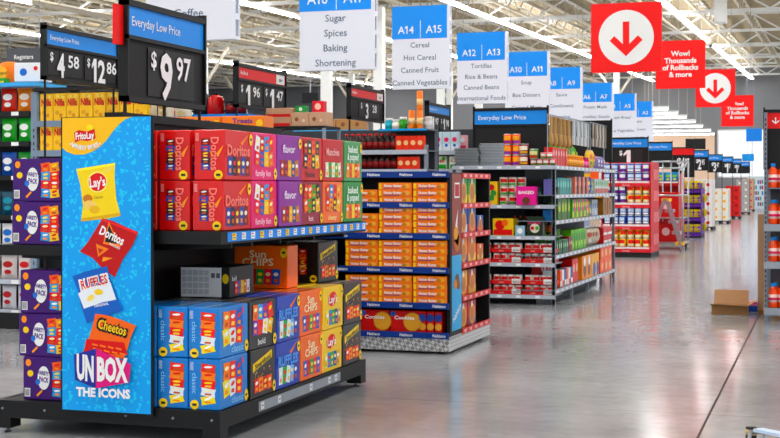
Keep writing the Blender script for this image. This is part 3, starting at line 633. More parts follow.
# ------------------------------------------------------------------ cookie endcap
ck = thing('cookie_rack', 'black endcap rack with blue shelf lips and diamond plate base', 'display rack', (0, 0, 0))
CX0, CX1, CY0, CY1 = -4.52, -3.30, 11.75, 13.25
m = MB()
def diamond():
    mm = bpy.data.materials.new('diamond_plate'); mm.use_nodes = True; nt = mm.node_tree; b = nt.nodes['Principled BSDF']; b.inputs['Metallic'].default_value = .5; b.inputs['Roughness'].default_value = .35; b.inputs['Base Color'].default_value = lin('#c2c4c6')
    tc = nt.nodes.new('ShaderNodeTexCoord'); mp = nt.nodes.new('ShaderNodeMapping'); mp.inputs['Rotation'].default_value = (0, PI / 4, PI / 4); ck_ = nt.nodes.new('ShaderNodeTexChecker'); ck_.inputs['Scale'].default_value = 32
    ck_.inputs['Color1'].default_value = (.30, .30, .31, 1); ck_.inputs['Color2'].default_value = (.72, .72, .73, 1); nt.links.new(ck_.outputs['Color'], b.inputs['Base Color']); bp = nt.nodes.new('ShaderNodeBump'); bp.inputs['Strength'].default_value = .8; bp.inputs['Distance'].default_value = .004  # light and dark greys paint in the relief shading of the raised treads
    nt.links.new(tc.outputs['Object'], mp.inputs['Vector']); nt.links.new(mp.outputs['Vector'], ck_.inputs['Vector']); nt.links.new(ck_.outputs['Fac'], bp.inputs['Height']); nt.links.new(bp.outputs['Normal'], b.inputs['Normal']); return mm
DP = diamond()
m.box(CX0, CY0, .025, CX1, CY1, .155, DP); m.build('kick_plate', ck)
for x in (CX0 + .06, CX1 - .12):
    for y in (CY0 + .05, CY1 - .15):
        m = MB(); m.box(x, y, 0, x + .06, y + .06, .025, BLACK); m.build('foot', ck)
m = MB(); m.box(CX0, CY0 + .40, .155, CX1 - .03, CY0 + .43, 1.63, BLACK); m.build('back_panel', ck)
m = MB(); m.box(CX0, CY0, .155, CX0 + .03, CY1, 1.63, BLACK); m.build('end_panel', ck)
m = MB(); m.box(CX1 - .03, CY0 + .03, .155, CX1, CY0 + .43, 1.63, BLACK); sp_ = m.build('end_panel', ck)
m = MB(); m.box(CX1 - .45, CY1 - .04, .155, CX1, CY1, 1.63, BLACK); m.build('end_panel', ck)
m = MB(); m.box(CX1 - .45, CY0 + .43, .155, CX1 - .42, CY1, 1.63, BLACK); m.build('back_panel', ck)
m = MB(); fr = FR((CX1, CY0 + .08, .20), (0, 1, 0)); W_ = .33
m.rect(fr, 0, .68, W_, 1.42, M('#8a3528', .4), .003); m.rect(fr, .08, 1.20, .25, 1.34, WHITE, .005); m.rect(fr, .095, 1.215, .235, 1.325, M('#b4121c'), .006)
m.disc(fr, .17, .80, .11, M('#b56a2c'), .006, 18, .09); m.disc(fr, .12, .88, .08, M('#d99a4e'), .007, 18, .06)
m.poly(fr, [(.05, .82), (.12, .98), (.20, 1.10), (.17, .95), (.24, .84), (.20, .76)], M('#f2ece4'), .006)
m.rect(fr, 0, 0, W_, .68, M('#3aa3d8', .4), .003); m.disc(fr, .17, .46, .07, M('#6b3a22'), .005, 14, .05); m.disc(fr, .11, .42, .06, M('#c98a45'), .006, 14, .045); m.disc(fr, .22, .40, .05, M('#8a5430'), .0062, 14, .04)
m.text(fr, 'Nabisco', .17, .16, .055, WHITE, .005, .02, rot=.5, width=.28)
m.build('side_poster', ck, 'brown and blue cookie poster on the end panel')
NVY = M('#17357f', .4, noise=0); RLP = M('#c8333a', .4)
SH = (.16, .425, .745, 1.05, 1.33, 1.605)
for i, z in enumerate(SH):
    m = MB(); m.box(CX0 + .03, CY0, z, CX1 - .03, CY0 + .40, z + .018, BLACK); sh = m.build('shelf', ck)
    m = MB(); m.box(CX0 + .0, CY0 - .012, z - .02, CX1 - .0, CY0, z + .035, NVY); fr = FR((CX0, CY0 - .012, z - .02))
    for k in range(4): m.text(fr, 'Nabisco', .2 + .31 * k, .0275, .026, WHITE, .002, .02)
    m.build('shelf_lip', sh)
SHS = (.16, .46, .765, 1.045, 1.32, 1.60)
for i, z in enumerate(SHS):
    m = MB(); m.box(CX1 - .42, CY0 + .43, z, CX1 - .005, CY1 - .04, z + .018, BLACK); sh = m.build('side_shelf', ck)
    m = MB(); m.box(CX1 - .005, CY0 + .43, z - .02, CX1 + .008, CY1, z + .03, RLP); fr = FR((CX1 + .008, CY0 + .43, z - .02), (0, 1, 0))
    for k in range(5): m.rect(fr, .06 + .2 * k, .012, .14 + .2 * k, .04, M('#f0b9b9'), .001)
    m.build('side_lip', sh)
OC = MB(); OC.bevbox(-.158, -.09, 0, .158, .09, .063, M('#f58a30', .35, coat=.2), .003); fr = FR((-.158, -.09, 0))
OC.text(fr, 'Nutter Butter', .14, .036, .024, WHITE, .003, .03, width=.17); OC.disc(fr, .272, .032, .026, M('#e8b468'), .002, 14, .018); OC.disc(fr, .245, .026, .02, M('#c9843c'), .003, 12, .014); OC.rect(fr, .008, .008, .03, .054, M('#ffd75a'), .002); OC.rect(fr, .05, .010, .20, .016, M('#6b2a8a'), .002)
OC = OC.mesh('cookie_box')
g = 'orange peanut cookie boxes on endcap shelves'
for si, (z, lay) in enumerate(((SH[1], (4, 4, 4)), (SH[2], (4, 4, 4)), (SH[3], (3, 4, 4)), (SH[4], (2, 3, 3)))):
    for i in range(3):
        for k in range(lay[i]):
            inst(OC, 'cookie_box', (-4.135 + .325 * i + R.uniform(-.004, .004), CY0 + .10 + R.uniform(-.003, .003), z + .0195 + .0635 * k), R.uniform(-.01, .01),
                 'orange cookie box, %s stack, %s, %s shelf of endcap' % (('left', 'middle', 'right')[i], lev(k, lay[i]), ('second', 'third', 'fourth', 'fifth')[si] + ' from bottom'), 'cookie box', g)
RC = carton(.27, .14, .20, '#c8202a', 'Cookies', '#ffffff', spots=((.78, .5, .44, '#b5743a'), (.78, .5, .41, '#e2a860'), (.1, .85, .12, '#2b5bb5')))
RT = carton(.065, .14, .20, '#c8202a', None, spots=((.5, .3, .5, '#e2a860'), (.5, .7, .55, '#2b3f8f')))
for i in range(2): inst(RC, 'cookie_box', (-4.02 + .285 * i, CY0 + .12, SH[0] + .0195), 0, 'red cookie box with round biscuit, %s on bottom shelf of endcap' % ('left' if i == 0 else 'right'), 'cookie box', 'red cookie boxes on bottom shelf')
for i in range(3): inst(RT, 'cookie_box', (-3.565 + .075 * i, CY0 + .12, SH[0] + .0195), 0, 'narrow red cookie packet, %s of three on bottom endcap shelf' % ORD[i], 'cookie box', 'narrow red packets on bottom shelf')
OB = carton(.27, .14, .16, '#e8852a', 'Crisps', '#fff0c0')
side_goods = ((('#c9452f', '#8f2f24', 'brown'), ('#b23a3a', '#6a2a6a', 'maroon')), (('#e0a24a', '#c8333a', 'tan and red'), ('#9a3b2c', '#d9a24a', 'rust')), (('#e88a2a', '#2b4fa0', 'orange'), ('#d96a20', '#f2d08a', 'amber')), (('#2b4fa0', '#e8e8f0', 'blue'), ('#24448f', '#e24f20', 'navy')), (('#3f9a45', '#f2cf4b', 'green'), ('#4aa84f', '#f4e27a', 'light green')))
for si, (pa, pb) in enumerate(side_goods):
    for i in range(3 if si in (2, 3) else 2):
        c0, c1, nm = pa if i < 1 or si == 4 else pb
        h = .24 if si < 4 else .25
        me = carton(.29 if i < 2 else .24, .16, h if i < 2 else h - .08, c0, None, '#ffffff', c1, spots=((.5, .45, .42, '#d9a050'), (.5, .45, .30, '#b8742c'), (.45, .86, .12, '#ffffff')))
        inst(me, 'cookie_packet', (CX1 - .11, CY0 + .60 + .315 * i, SHS[si] + .0195), H90, '%s cookie packet, %s along %s side shelf of endcap' % (nm, ORD[i], ('bottom', 'second', 'third', 'fourth', 'top')[si]), 'cookie packet', 'cookie packets on endcap side')

# ------------------------------------------------------------------ gondola shelving
def gondola(name, lab, x0, x1, y0, y1, ztop, front=(), side=(), dep=.5, back=True, m_=GREY, legs=True, kick=None, sdep=.5, bays=None, backx=None):
    t = thing(name, lab, 'shelving unit', (0, 0, 0))
    m = MB(); bx0 = x0; bx1 = x1 - (sdep if side else 0) ; by0 = y0 + dep
    m.box(bx0, by0, .12, bx1, by0 + .03, ztop, M('#202226', .6)) if front else None
    if side and front: m.build('back_panel', t); m = MB()
    if side: m.box(bx1 - .03, by0 + .03, .12, bx1, y1, ztop, M('#202226', .6))
    m.build('back_panel', t)
    if front:
        m = MB(); m.box(x0 + .05, y0 + .28, 0, x1 - .3, y1 if side else y0 + dep, .11, BLACK); m.build('plinth_or_shade', t)  # set-back black block, added to stand in for shade under the bottom shelf
        for x in (x0, x1 - .04):
            m = MB(); m.box(x, y0 + .02, 0, x + .04, y0 + .06, ztop + .02, m_)
            for k in range(int((ztop - .2) / .05)): m.box(x + .015, y0 + .018, .2 + .05 * k, x + .025, y0 + .021, .225 + .05 * k, BLACK)
            m.build('upright', t)
        for z in front:
            m = MB(); m.box(x0, y0, z - .012, x1 - .002, y0 + dep, z, m_); sh = m.build('shelf', t)
            m = MB(); m.box(x0, y0 - .012, z - .045, x1 - .002, y0, z + .004, SLIP)
            for k in range(5): m.rect(FR((x0, y0 - .012, z - .045)), .1 + .25 * k, .01, .16 + .25 * k, .04, WHITE, .001)
            m.build('price_rail', sh)
    if side:
        n = bays or max(1, round((y1 - y0) / 1.22))
        for i in range(n + 1):
            y = y0 + .02 + (y1 - y0 - .06) * i / n
            m = MB(); m.box(x1 - .045, y, 0, x1 - .005, y + .04, ztop + .02 if i in (0, n) else .12, m_); m.build('upright', t)
        for z in side:
            m = MB(); m.box(bx1, y0 + .01, z - .012, x1, y1, z, m_); sh = m.build('side_shelf', t)
            m = MB(); m.box(x1, y0 + .0, z - .045, x1 + .012, y1, z + .004, SLIP); fr = FR((x1 + .012, y0, z - .045), (0, 1, 0))
            for k in range(int((y1 - y0) / .3)): m.rect(fr, .08 + .3 * k, .01, .2 + .3 * k, .04, WHITE, .001)
            m.build('price_rail', sh)
    return t
G3F = (.125, .53, .875, 1.27, 1.77); G3S = (.19, .63, 1.07, 1.40, 1.77)
gondola('grocery_gondola', 'grey gondola of canned goods beyond the cookie endcap', -4.75, -3.40, 17.05, 21.95, 1.77, G3F, G3S, bays=4)
# black sign board above it
t = price_sign('header_board', 'wide black header board with blue strip above the canned goods', (-4.56, 17.45, 1.80), 0, .98, .71, .19, 'Everyday Low Price', [], EDBLUE, group='shelf header boards')
yF = 17.05
TRY = MB()
TRY.box(-.155, -.12, 0, .155, .12, .012, M('#8f949b', .3, .6)); TRY.box(-.168, -.13, .012, .168, .13, .018, M('#c4c8cc', .3, .6)); TRY = TRY.mesh('foil_tray')
for i in range(2):
    for k in range(15 if i else 12): inst(TRY, 'foil_tray', (-4.58 + .345 * i + R.uniform(-.01, .01), yF + .2, 1.7715 + .0195 * k), R.uniform(-.05, .05), 'grey foil tray, %s stack on gondola top, %s from bottom' % (('left', 'right')[i], ORD[k]), 'foil tray', 'stacked foil trays on gondola top')
OCN = can(.053, .136, '#ea6a1a', patch='#f6b13a', p2='#7a3aa0'); MAR = can(.062, .14, '#7d1730', patch='#f4e8d8', p2='#d9a24a'); GRN = can(.058, .13, '#3f8a45', patch='#e8d9a8', p2='#c8202a'); SMC = can(.040, .084, '#d9502a', patch='#e8e8e8', p2='#3a8a45')
W3 = 'on top of canned goods gondola'
stock(OCN, 'tin_can', 'tin can', 'orange tin', 'tins on gondola top', 'x', -4.035, .115, 2, yF + .10, 1.7715, .137, 3, where=W3)
stock(MAR, 'tin_can', 'tin can', 'maroon tin', 'tins on gondola top', 'x', -3.82, .0, 1, yF + .10, 1.7715, .141, 2, where=W3)
stock(SMC, 'tin_can', 'tin can', 'small red and white tin', 'small tins on gondola top', 'x', -3.70, .084, 4, yF + .10, 1.7715, .085, 1, where=W3, tilt=.3)
stock(GRN, 'tin_can', 'tin can', 'green tin', 'tins on gondola top', 'x', -3.69, .12, 1, yF + .10, 1.8565, .131, 1, where='resting on small tins of the gondola')
stock(SMC, 'tin_can', 'tin can', 'small red tin', 'small tins on gondola top', 'x', -3.57, .084, 2, yF + .10, 1.8565, .071, 1, where='second tier on gondola top', tilt=.3)
# shelf 2
VEG = can(.055, .118, '#e9ded0', patch='#c8332a', p2='#4a9a45')
YC = carton(.13, .1, .30, '#f0c81e', None, spots=((.4, .3, .3, '#3f8a45'), (.6, .5, .3, '#3f8a45'), (.4, .75, .3, '#c8332a')))
W3 = 'on second shelf from top'
inst(YC, 'carton', (-4.23, yF + .12, 1.2715), 0, 'yellow carton with green print on second gondola shelf', 'carton', 'cartons on canned goods gondola')
stock(VEG, 'tin_can', 'tin can', 'white and red vegetable tin', 'vegetable tins stacked three high', 'x', -4.09, .118, 3, yF + .12, 1.2715, .119, 3, where=W3, tilt=.3)
PK = carton(.25, .16, .235, '#e02a94', 'BAKED', '#ffffff', spots=((.5, .22, .22, '#6b3a2a'),), side='#e02a94'); PK2 = MB()
inst(PK, 'carton', (-3.76, yF + .00, 1.2715), .06, 'bright magenta carton with brown bowl on second gondola shelf', 'carton', 'cartons on canned goods gondola')
DG = carton(.055, .12, .20, '#24423a', None, spots=((.5, .6, .4, '#5a8a72'),))
stock(DG, 'carton', 'carton', 'dark green slim carton', 'slim dark cartons at shelf back', 'x', -3.66, .07, 4, yF + .36, 1.30, where='behind the magenta carton')
# shelf 3
YB = carton(.28, .2, .22, '#f2c81a', None, '#d9252b', '#d9252b', spots=((.35, .6, .3, '#d9252b'), (.6, .75, .2, '#f07a1e')))
inst(YB, 'carton', (-4.07, yF + .14, .8765), -.15, 'yellow and red carton at an angle on the middle gondola shelf', 'carton', 'cartons on canned goods gondola')

PB_ = carton(.12, .1, .13, '#9fc4d8', None, spots=((.5, .5, .3, '#ffffff'),))
inst(PB_, 'carton', (-3.86, yF + .08, .8765), 0, 'pale blue carton on the middle gondola shelf', 'carton', 'cartons on canned goods gondola')
BKC = carton(.205, .12, .25, '#1d2b1c', 'bistro', '#d9486a', spots=((.5, .4, .3, '#e8e0d0'), (.35, .4, .12, '#d9304a'), (.65, .4, .12, '#5aa84a')))
inst(BKC, 'carton', (-3.665, yF + .08, .8765), 0, 'dark green framed carton with food picture, middle gondola shelf', 'carton', 'cartons on canned goods gondola')
BT = bottle(.03, .24, '#2a2622', '#e8622a', '#d96a20')
stock(BT, 'bottle', 'bottle', 'dark bottle with orange cap', 'dark bottles at shelf back', 'x', -4.0, .075, 7, yF + .36, .885, where='back of middle gondola shelf')
# tins in red trays
TIN = can(.046, .115, '#e6dfd8', patch='#c8202a', p2='#2b3f8f')
def tray_me(w_):
    m = MB(); r = M('#c8202a', .45); m.box(-w_ / 2, -.14, 0, w_ / 2, .14, .006, r)
    m.box(-w_ / 2, -.145, 0, w_ / 2, -.14, .05, r); m.box(-w_ / 2, .14, 0, w_ / 2, .145, .05, r); m.box(-w_ / 2, -.14, 0, -w_ / 2 + .005, .14, .05, r); m.box(w_ / 2 - .005, -.14, 0, w_ / 2, .14, .05, r)
    fr = FR((-w_ / 2, -.145, 0)); m.rect(fr, w_ * .66, .008, w_ * .94, .07, M('#f1f1f1'), .002)
    for q in range(12): m.rect(fr, w_ * (.69 + .02 * q), .014, w_ * (.698 + .02 * q), .045, BLACK, .003)
    m.text(fr, 'pasta', w_ * .32, .025, .02, M('#f0b9b9'), .002, .02); return m.mesh('carton_tray')
TRM = tray_me(.40)
for si, zz in enumerate((.53, .125)):
    for i in range(3):
        for k in range(2):
            x = -4.44 + .412 * i; z = zz + .0015 + .131 * k; pl = '%s tray, %s, %s shelf' % (('left', 'middle', 'right')[i], ('lower', 'upper')[k], ('fourth', 'bottom')[si])
            inst(TRM, 'carton_tray', (x, yF + .17, z), 0, 'red cardboard tray of tins, ' + pl, 'tray', 'red trays of pasta tins')
            for q in range(4): inst(TIN, 'tin_can', (x - .143 + .0955 * q, yF + .085, z + .0065), R.uniform(-.5, .5), 'white and red pasta tin, %s in the %s' % (ORD[q], pl), 'tin can', 'pasta tins in red trays')
# side goods
GX = -3.40
def srow(me, name, cat, desc, y0, step, n, z, layers=1, dz=0, grp='goods on gondola side', where='', back=.13, skip=(), tilt=.03):
    stock(me, name, cat, desc, grp, 'y', y0, step, n, GX - back, z + .0015, dz, layers, where=where, skip=skip, tilt=tilt)
RJ = carton(.15, .11, .24, '#cf2436', None, spots=((.5, .7, .25, '#f2c0c0'),)); srow(RJ, 'carton', 'carton', 'red carton', 17.35, .17, 6, 1.77, where='top gondola side shelf')
OJ = jar(.075, .17, '#e88a22', '#f0a83c', '#f4b04a'); srow(OJ, 'jar', 'jar', 'orange jar', 18.42, .165, 7, 1.77, where='top gondola side shelf')
PJ = jar(.07, .16, '#d9247a', '#b51a62', '#f07ab0'); srow(PJ, 'jar', 'jar', 'pink jar', 19.7, .17, 2, 1.77, where='top gondola side shelf')
GB = bag(.26, .12, .33, '#5fae2c', '#d7e84a', '#e8622a'); srow(GB, 'snack_bag', 'bag', 'bright green bag', 18.25, .30, 7, 1.77, where='behind jars on top side shelf', back=.33, tilt=.2)
YB2 = bag(.24, .1, .28, '#f2c81a', '#e8622a', '#4a9a45'); srow(YB2, 'snack_bag', 'bag', 'yellow and green bag', 20.2, .28, 2, 1.77, where='top gondola side shelf')
PUB = bag(.22, .1, .2, '#8a7ab0', '#e8e0f0'); srow(PUB, 'snack_bag', 'bag', 'pale violet bag', 20.85, .26, 3, 1.77, where='far end of top gondola side')
W2 = 'second gondola side shelf'
srow(carton(.13, .12, .2, '#7a78c0', None, spots=((.5, .6, .3, '#c0c0e8'),)), 'carton', 'carton', 'lavender carton', 17.3, .15, 2, 1.40, where=W2)
srow(carton(.15, .12, .22, '#1f8f8c', None, spots=((.5, .6, .3, '#8ad0c8'),)), 'carton', 'carton', 'teal carton', 17.62, .17, 6, 1.40, where=W2)
for i in range(7): inst(carton(.12, .12, .24, ('#e88a78', '#26262a')[i % 2], None, spots=((.5, .6, .3, ('#f6d0c4', '#c84a3a')[i % 2]),)), 'carton', (GX - .1, 18.72 + .16 * i, 1.4015), H90, '%s slim carton, %s in the alternating row of second side shelf' % (('salmon', 'black')[i % 2], ORD[i]), 'carton', 'goods on gondola side')
BYB = bag(.2, .1, .25, '#2a6cc0', '#f2d81e', '#f2d81e'); srow(BYB, 'snack_bag', 'bag', 'blue and yellow bag', 20.0, .24, 2, 1.40, where=W2)
srow(carton(.16, .12, .21, '#d9e4dc', None, '#ffffff', '#c8332a', spots=((.5, .75, .3, '#2f9a52'),)), 'carton', 'carton', 'white carton with red base', 20.55, .18, 7, 1.40, where=W2)
W2 = 'middle gondola side shelf'
srow(carton(.12, .12, .14, '#2a7ac0', None, spots=((.5, .5, .3, '#f08a1e'),)), 'carton', 'carton', 'small blue carton', 17.25, .14, 2, 1.07, where=W2)
srow(carton(.19, .14, .27, '#5b8a22', None, '#ffffff', '#3f6a1a', spots=((.5, .6, .35, '#c8d81e'),)), 'carton', 'carton', 'olive green carton', 17.66, .21, 4, 1.07, where=W2)
for i in range(8): inst(carton(.12, .12, .26, ('#58a82e', '#e2588a')[i % 2], None, '#ffffff', ('#d9e84a', '#58a82e')[i % 2], spots=((.5, .7, .3, '#f4e84a'),)), 'carton', (GX - .1, 18.52 + .15 * i, 1.0715), H90, '%s slim carton, %s in the bright row of middle side shelf' % (('green', 'pink')[i % 2], ORD[i]), 'carton', 'goods on gondola side')
srow(bag(.2, .1, .24, '#f2c81a', '#2a6cc0'), 'snack_bag', 'bag', 'yellow bag', 19.85, .22, 2, 1.07, where=W2)
srow(carton(.15, .12, .24, '#c4ccd8', None, spots=((.5, .6, .3, '#2a5a9a'),)), 'carton', 'carton', 'pale grey carton', 20.3, .17, 3, 1.07, where=W2)
srow(carton(.42, .3, .26, '#9a6a3a', None, spots=((.5, .5, .3, '#6a4220'),)), 'carton', 'carton', 'brown corrugated case', 21.1, .46, 2, 1.07, where=W2, back=.17)
W2 = 'fourth gondola side shelf'
srow(carton(.12, .1, .18, '#1f5a3a', None, spots=((.5, .6, .3, '#a8d0a8'),)), 'carton', 'carton', 'small dark green carton', 17.3, .14, 6, .63, where=W2, back=.07)
srow(carton(.19, .12, .30, '#3f7a28', None, spots=((.5, .7, .3, '#8ac04a'),)), 'carton', 'carton', 'tall green carton', 17.35, .22, 5, .63, where=W2, back=.24)
srow(carton(.1, .1, .2, '#7a2a2e', None, spots=((.5, .6, .3, '#e8c0b8'),)), 'carton', 'carton', 'dark red carton', 18.16, .12, 2, .63, where=W2, back=.07)
srow(carton(.2, .14, .28, '#74b82c', None, spots=((.5, .6, .35, '#3f8a28'), (.5, .3, .2, '#c8e86a'))), 'carton', 'carton', 'lime green carton', 18.6, .23, 5, .63, where=W2)
WB = bag(.26, .16, .27, '#cfc3b0', '#b5552c', '#e8e0d0'); srow(WB, 'snack_bag', 'bag', 'cream paper bag', 19.9, .30, 4, .63, where=W2, tilt=.3)
srow(carton(.36, .24, .12, '#c8332a', None, '#ffffff', '#f2f2f2'), 'carton', 'carton', 'flat red case', 21.2, .4, 2, .63, 2, .121, where=W2, back=.15)
W2 = 'bottom gondola side shelf'
srow(carton(.14, .12, .24, '#e4edf2', None, '#ffffff', '#4ab0d8', spots=((.5, .6, .3, '#2a7ac0'),)), 'carton', 'carton', 'white and cyan carton', 17.3, .16, 2, .19, where=W2)
for i in range(6): inst(carton(.13, .12, .22, ('#e86a2a', '#eef0f4', '#24509a')[i % 3], None, '#ffffff', ('#f4f4f4', '#e24f20', '#ffffff')[i % 3]), 'carton', (GX - .1, 17.66 + .15 * i, .1915), H90, '%s upright carton, %s in the mixed row of bottom side shelf' % (('orange', 'white', 'blue')[i % 3], ORD[i]), 'carton', 'goods on gondola side')
srow(carton(.2, .16, .32, '#d9382a', None, spots=((.5, .6, .3, '#f6c0a8'),)), 'carton', 'carton', 'tall scarlet carton', 18.62, .22, 2, .19, where=W2)
srow(carton(.17, .12, .16, '#c42a3a', None, spots=((.5, .5, .3, '#f0c0c0'),)), 'carton', 'carton', 'crimson carton at back', 17.4, .2, 5, .19, 2, .161, where=W2, back=.30)
srow(carton(.3, .14, .1, '#7a3a8a', None), 'carton', 'carton', 'purple flat carton', 18.95, .32, 2, .44, where='propped on back stock', back=.33) if False else None
srow(carton(.34, .2, .33, '#ef9a1c', None, spots=((.5, .4, .3, '#8a4a1a'), (.5, .75, .2, '#ffffff'))), 'carton', 'carton', 'large amber carton', 19.25, .36, 2, .19, where=W2, back=.11)
srow(carton(.3, .2, .33, '#f4b61c', None, spots=((.6, .3, .35, '#1f5aa8'),)), 'carton', 'carton', 'yellow carton with blue corner', 20.0, .32, 2, .19, where=W2, back=.11)
srow(carton(.34, .3, .2, '#f0701c', None, '#ffffff', None, spots=((.5, .5, .3, '#f8d0a0'),)), 'carton', 'carton', 'bright orange case', 20.75, .36, 3, .19, 2, .201, where=W2, back=.16)
# kitchen tools on clip strips above the gondola
def strip(lab, x, y, z, L, cols_, kindn):
    t = thing('clip_strip', lab, 'clip strip', (x, y, z), 0, 'hanging clip strips on gondola top')
    m = MB(); m.bar((0, 0, .0), (0, L, .0), .012, .012, STEEL)
    for u in (0.02, L - .02): m.bar((0, u, 0), (0, u, -(z - 1.79)), .012, .012, STEEL)
    m.build('hook_rail', t)
    n = int(L / .10)
    for i in range(n):
        q = MB(); yy = .04 + i * .10 + R.uniform(-.02, .02); c_ = M(cols_[i % len(cols_)], .5)
        q.bar((0.01, yy, 0), (.06, yy, -.01), .005, .005, STEEL); q.bar((.03, yy, -.02), (.03 + R.uniform(-.01, .01), yy, -.25), .02, .014, c_)
        q.lathe([(.006, -.40), (.022, -.37), (.026, -.32), (.018, -.26), (.006, -.23)], c_, 8, (.03, yy)) if kindn == 0 else q.box(.015, yy - .022, -.36, .035, yy + .022, -.24, c_)
        q.build('hanging_tool', t)
strip('clip strip of wooden kitchen spoons above the gondola side', -3.52, 17.15, 2.43, 1.5, ['#a8885c', '#bd9c70', '#866444'], 0)
strip('clip strip of steel kitchen tools beyond the wooden spoons', -3.52, 18.75, 2.45, 1.4, ['#b8bcc4', '#d8dade', '#8f949b'], 1)
strip('clip strip of small dark kitchen tools at the far end', -3.52, 20.3, 2.47, 1.3, ['#8a8078', '#c8c4c0', '#5a5048'], 1)
price_sign('header_board', 'plain black header board at far end of gondola side', (-4.30, 22.0, 1.92), 0, .83, .63, .08, '', [], BLACK2, group='shelf header boards', poles=2, hh=1.918)

# ------------------------------------------------------------------ sauce gondola (middle) and shelf beside it
SG = (.14, .6, 1.1, 1.71, 1.94, 2.19)
t = thing('sauce_gondola', 'grey gondola with red capped sauce bottles behind the cookie rack', 'shelving unit', (0, 0, 0))
m = MB(); m.box(-7.2, 15.95, .1, -4.62, 15.98, 2.2, M('#3b3d42', .6)); m.build('back_panel', t)
for x in (-7.2, -4.66): m = MB(); m.box(x, 15.5, 0, x + .04, 15.54, 2.22 if x < -5 else 2.0, STEEL); m.build('upright', t)
m = MB(); m.box(-4.66, 15.94, 0, -4.62, 15.98, 2.2, STEEL); m.build('upright', t)
for z in SG:
    xl = -7.2 if z < 2.1 else -5.22
    m = MB(); m.box(xl, 15.48, z - .012, -4.62, 15.95, z, GREY); sh = m.build('shelf', t); m = MB(); m.box(xl, 15.465, z - (.05 if z < 2.1 else .02), -4.62, 15.48, z + .003, SLIP if z < 2.1 else M('#3a9ad8')); m.build('price_rail', sh)
SB = bottle(.045, .20, '#2a1512', '#c8201e', '#7a1a16'); OR_ = bottle(.05, .17, '#e0501c', '#e0501c', '#f0a060')
for zi, z in enumerate((1.71, 1.94)):
    stock(SB, 'bottle', 'bottle', 'dark sauce bottle with red cap', 'red capped sauce bottles', 'x', -5.66, .076, 9, 15.56, z + .0015, where='%s sauce shelf' % ('lower', 'upper')[zi], tilt=.3)
    stock(SB, 'bottle', 'bottle', 'dark sauce bottle with red cap', 'red capped sauce bottles', 'x', -5.62, .076, 8, 15.68, z + .0015, where='second rank of %s sauce shelf' % ('lower', 'upper')[zi], tilt=.3)
    OX = carton(.085, .09, .17 - .02 * (1 - zi), '#e8541e', None, spots=((.5, .5, .35, '#f8d0a0'),))
    stock(OX, 'carton', 'carton', 'orange seasoning carton', 'orange seasoning cartons', 'x', -4.98 if zi else -4.96, .088, 3 if not zi else 4, 15.56, z + .0015, where='%s sauce shelf' % ('lower', 'upper')[zi])
tops = [('#3aa7b8', .05, .14), ('#e8e4da', .055, .12), ('#4a9a45', .05, .15), ('#e8c83a', .05, .11), ('#8ac0d8', .05, .14), ('#d8d8dc', .055, .15)]
for i, (c_, r, h) in enumerate(tops): inst(jar(r, h, c_, '#e8e8e8', c_), 'jar', (-5.15 + .09 * i * 1.0 if i < 3 else -5.13 + .095 * i, 15.66, 2.1915), 0, 'small %s tub on the raised blue shelf' % ('teal', 'cream', 'green', 'yellow', 'sky blue', 'pale grey')[i], 'tub', 'tubs on raised blue shelf')
TB = MB(); TB.lathe([(.035, 0), (.038, .01), (.038, .22), (.03, .225)], M('#e8862a'), 12); TB.lathe([(.039, .06), (.039, .13)], M('#f6d0a0'), 12); TB = TB.mesh('canister')
for i in range(2): inst(TB, 'canister', (-4.83 + .10 * i, 15.55, 2.1915), 0, 'orange canister on raised blue shelf, %s' % ('nearer green tubs' if i == 0 else 'nearer the shelf end'), 'canister', 'orange canisters on raised shelf')
inst(TB, 'canister', (-4.73, 15.55, 2.4185), 0, 'orange canister stacked on another canister on the raised shelf', 'canister', 'orange canisters on raised shelf')
# section between the sauce gondola and the canned goods
t = thing('pasta_shelf', 'grey shelving with pale blue cartons left of the header board', 'shelving unit', (0, 0, 0))
for x in (-5.35, -4.80): m = MB(); m.box(x, 18.3, 0, x + .04, 18.34, 2.0, STEEL); m.build('upright', t)
m = MB(); m.box(-5.35, 18.32, .1, -4.80, 18.35, 2.3, M('#3b3d42', .6)); m.build('back_panel', t)
for z in (.14, .6, 1.1, 1.74, 1.985):
    m = MB(); m.box(-5.35, 17.72, z - .012, -4.80, 18.3, z, GREY); sh = m.build('shelf', t); m = MB(); m.box(-5.35, 17.7, z - .05, -4.80, 17.72, z + .003, SLIP); m.build('price_rail', sh)
PBX = carton(.11, .1, .26, '#c8dce8', None, '#ffffff', '#e8eef4', spots=((.5, .6, .3, '#d9486a'), (.5, .3, .2, '#2a6cc0')))
stock(PBX, 'carton', 'carton', 'pale blue tall carton', 'pale blue cartons', 'x', -5.27, .115, 4, 17.85, 1.9865, where='left of header board')
PKX = carton(.11, .1, .22, '#e8b0b8', None, '#ffffff', '#d9486a', spots=((.5, .7, .3, '#f4f4f4'),))
stock(PKX, 'carton', 'carton', 'pink speckled carton', 'pink cartons', 'x', -4.87, .1, 1, 18.05, 1.9865, where='beside pale blue cartons')
CHX = carton(.22, .16, .175, '#dfe9d8', 'Chex', '#c8202a', '#3f9a45', spots=((.8, .8, .15, '#3f9a45'),), th=.05)
stock(CHX, 'cereal_box', 'cereal box', 'white and green cereal box with red lettering', 'white and green cereal boxes', 'x', -5.14, .26, 2, 17.85, 1.7415, where='under pale blue cartons')

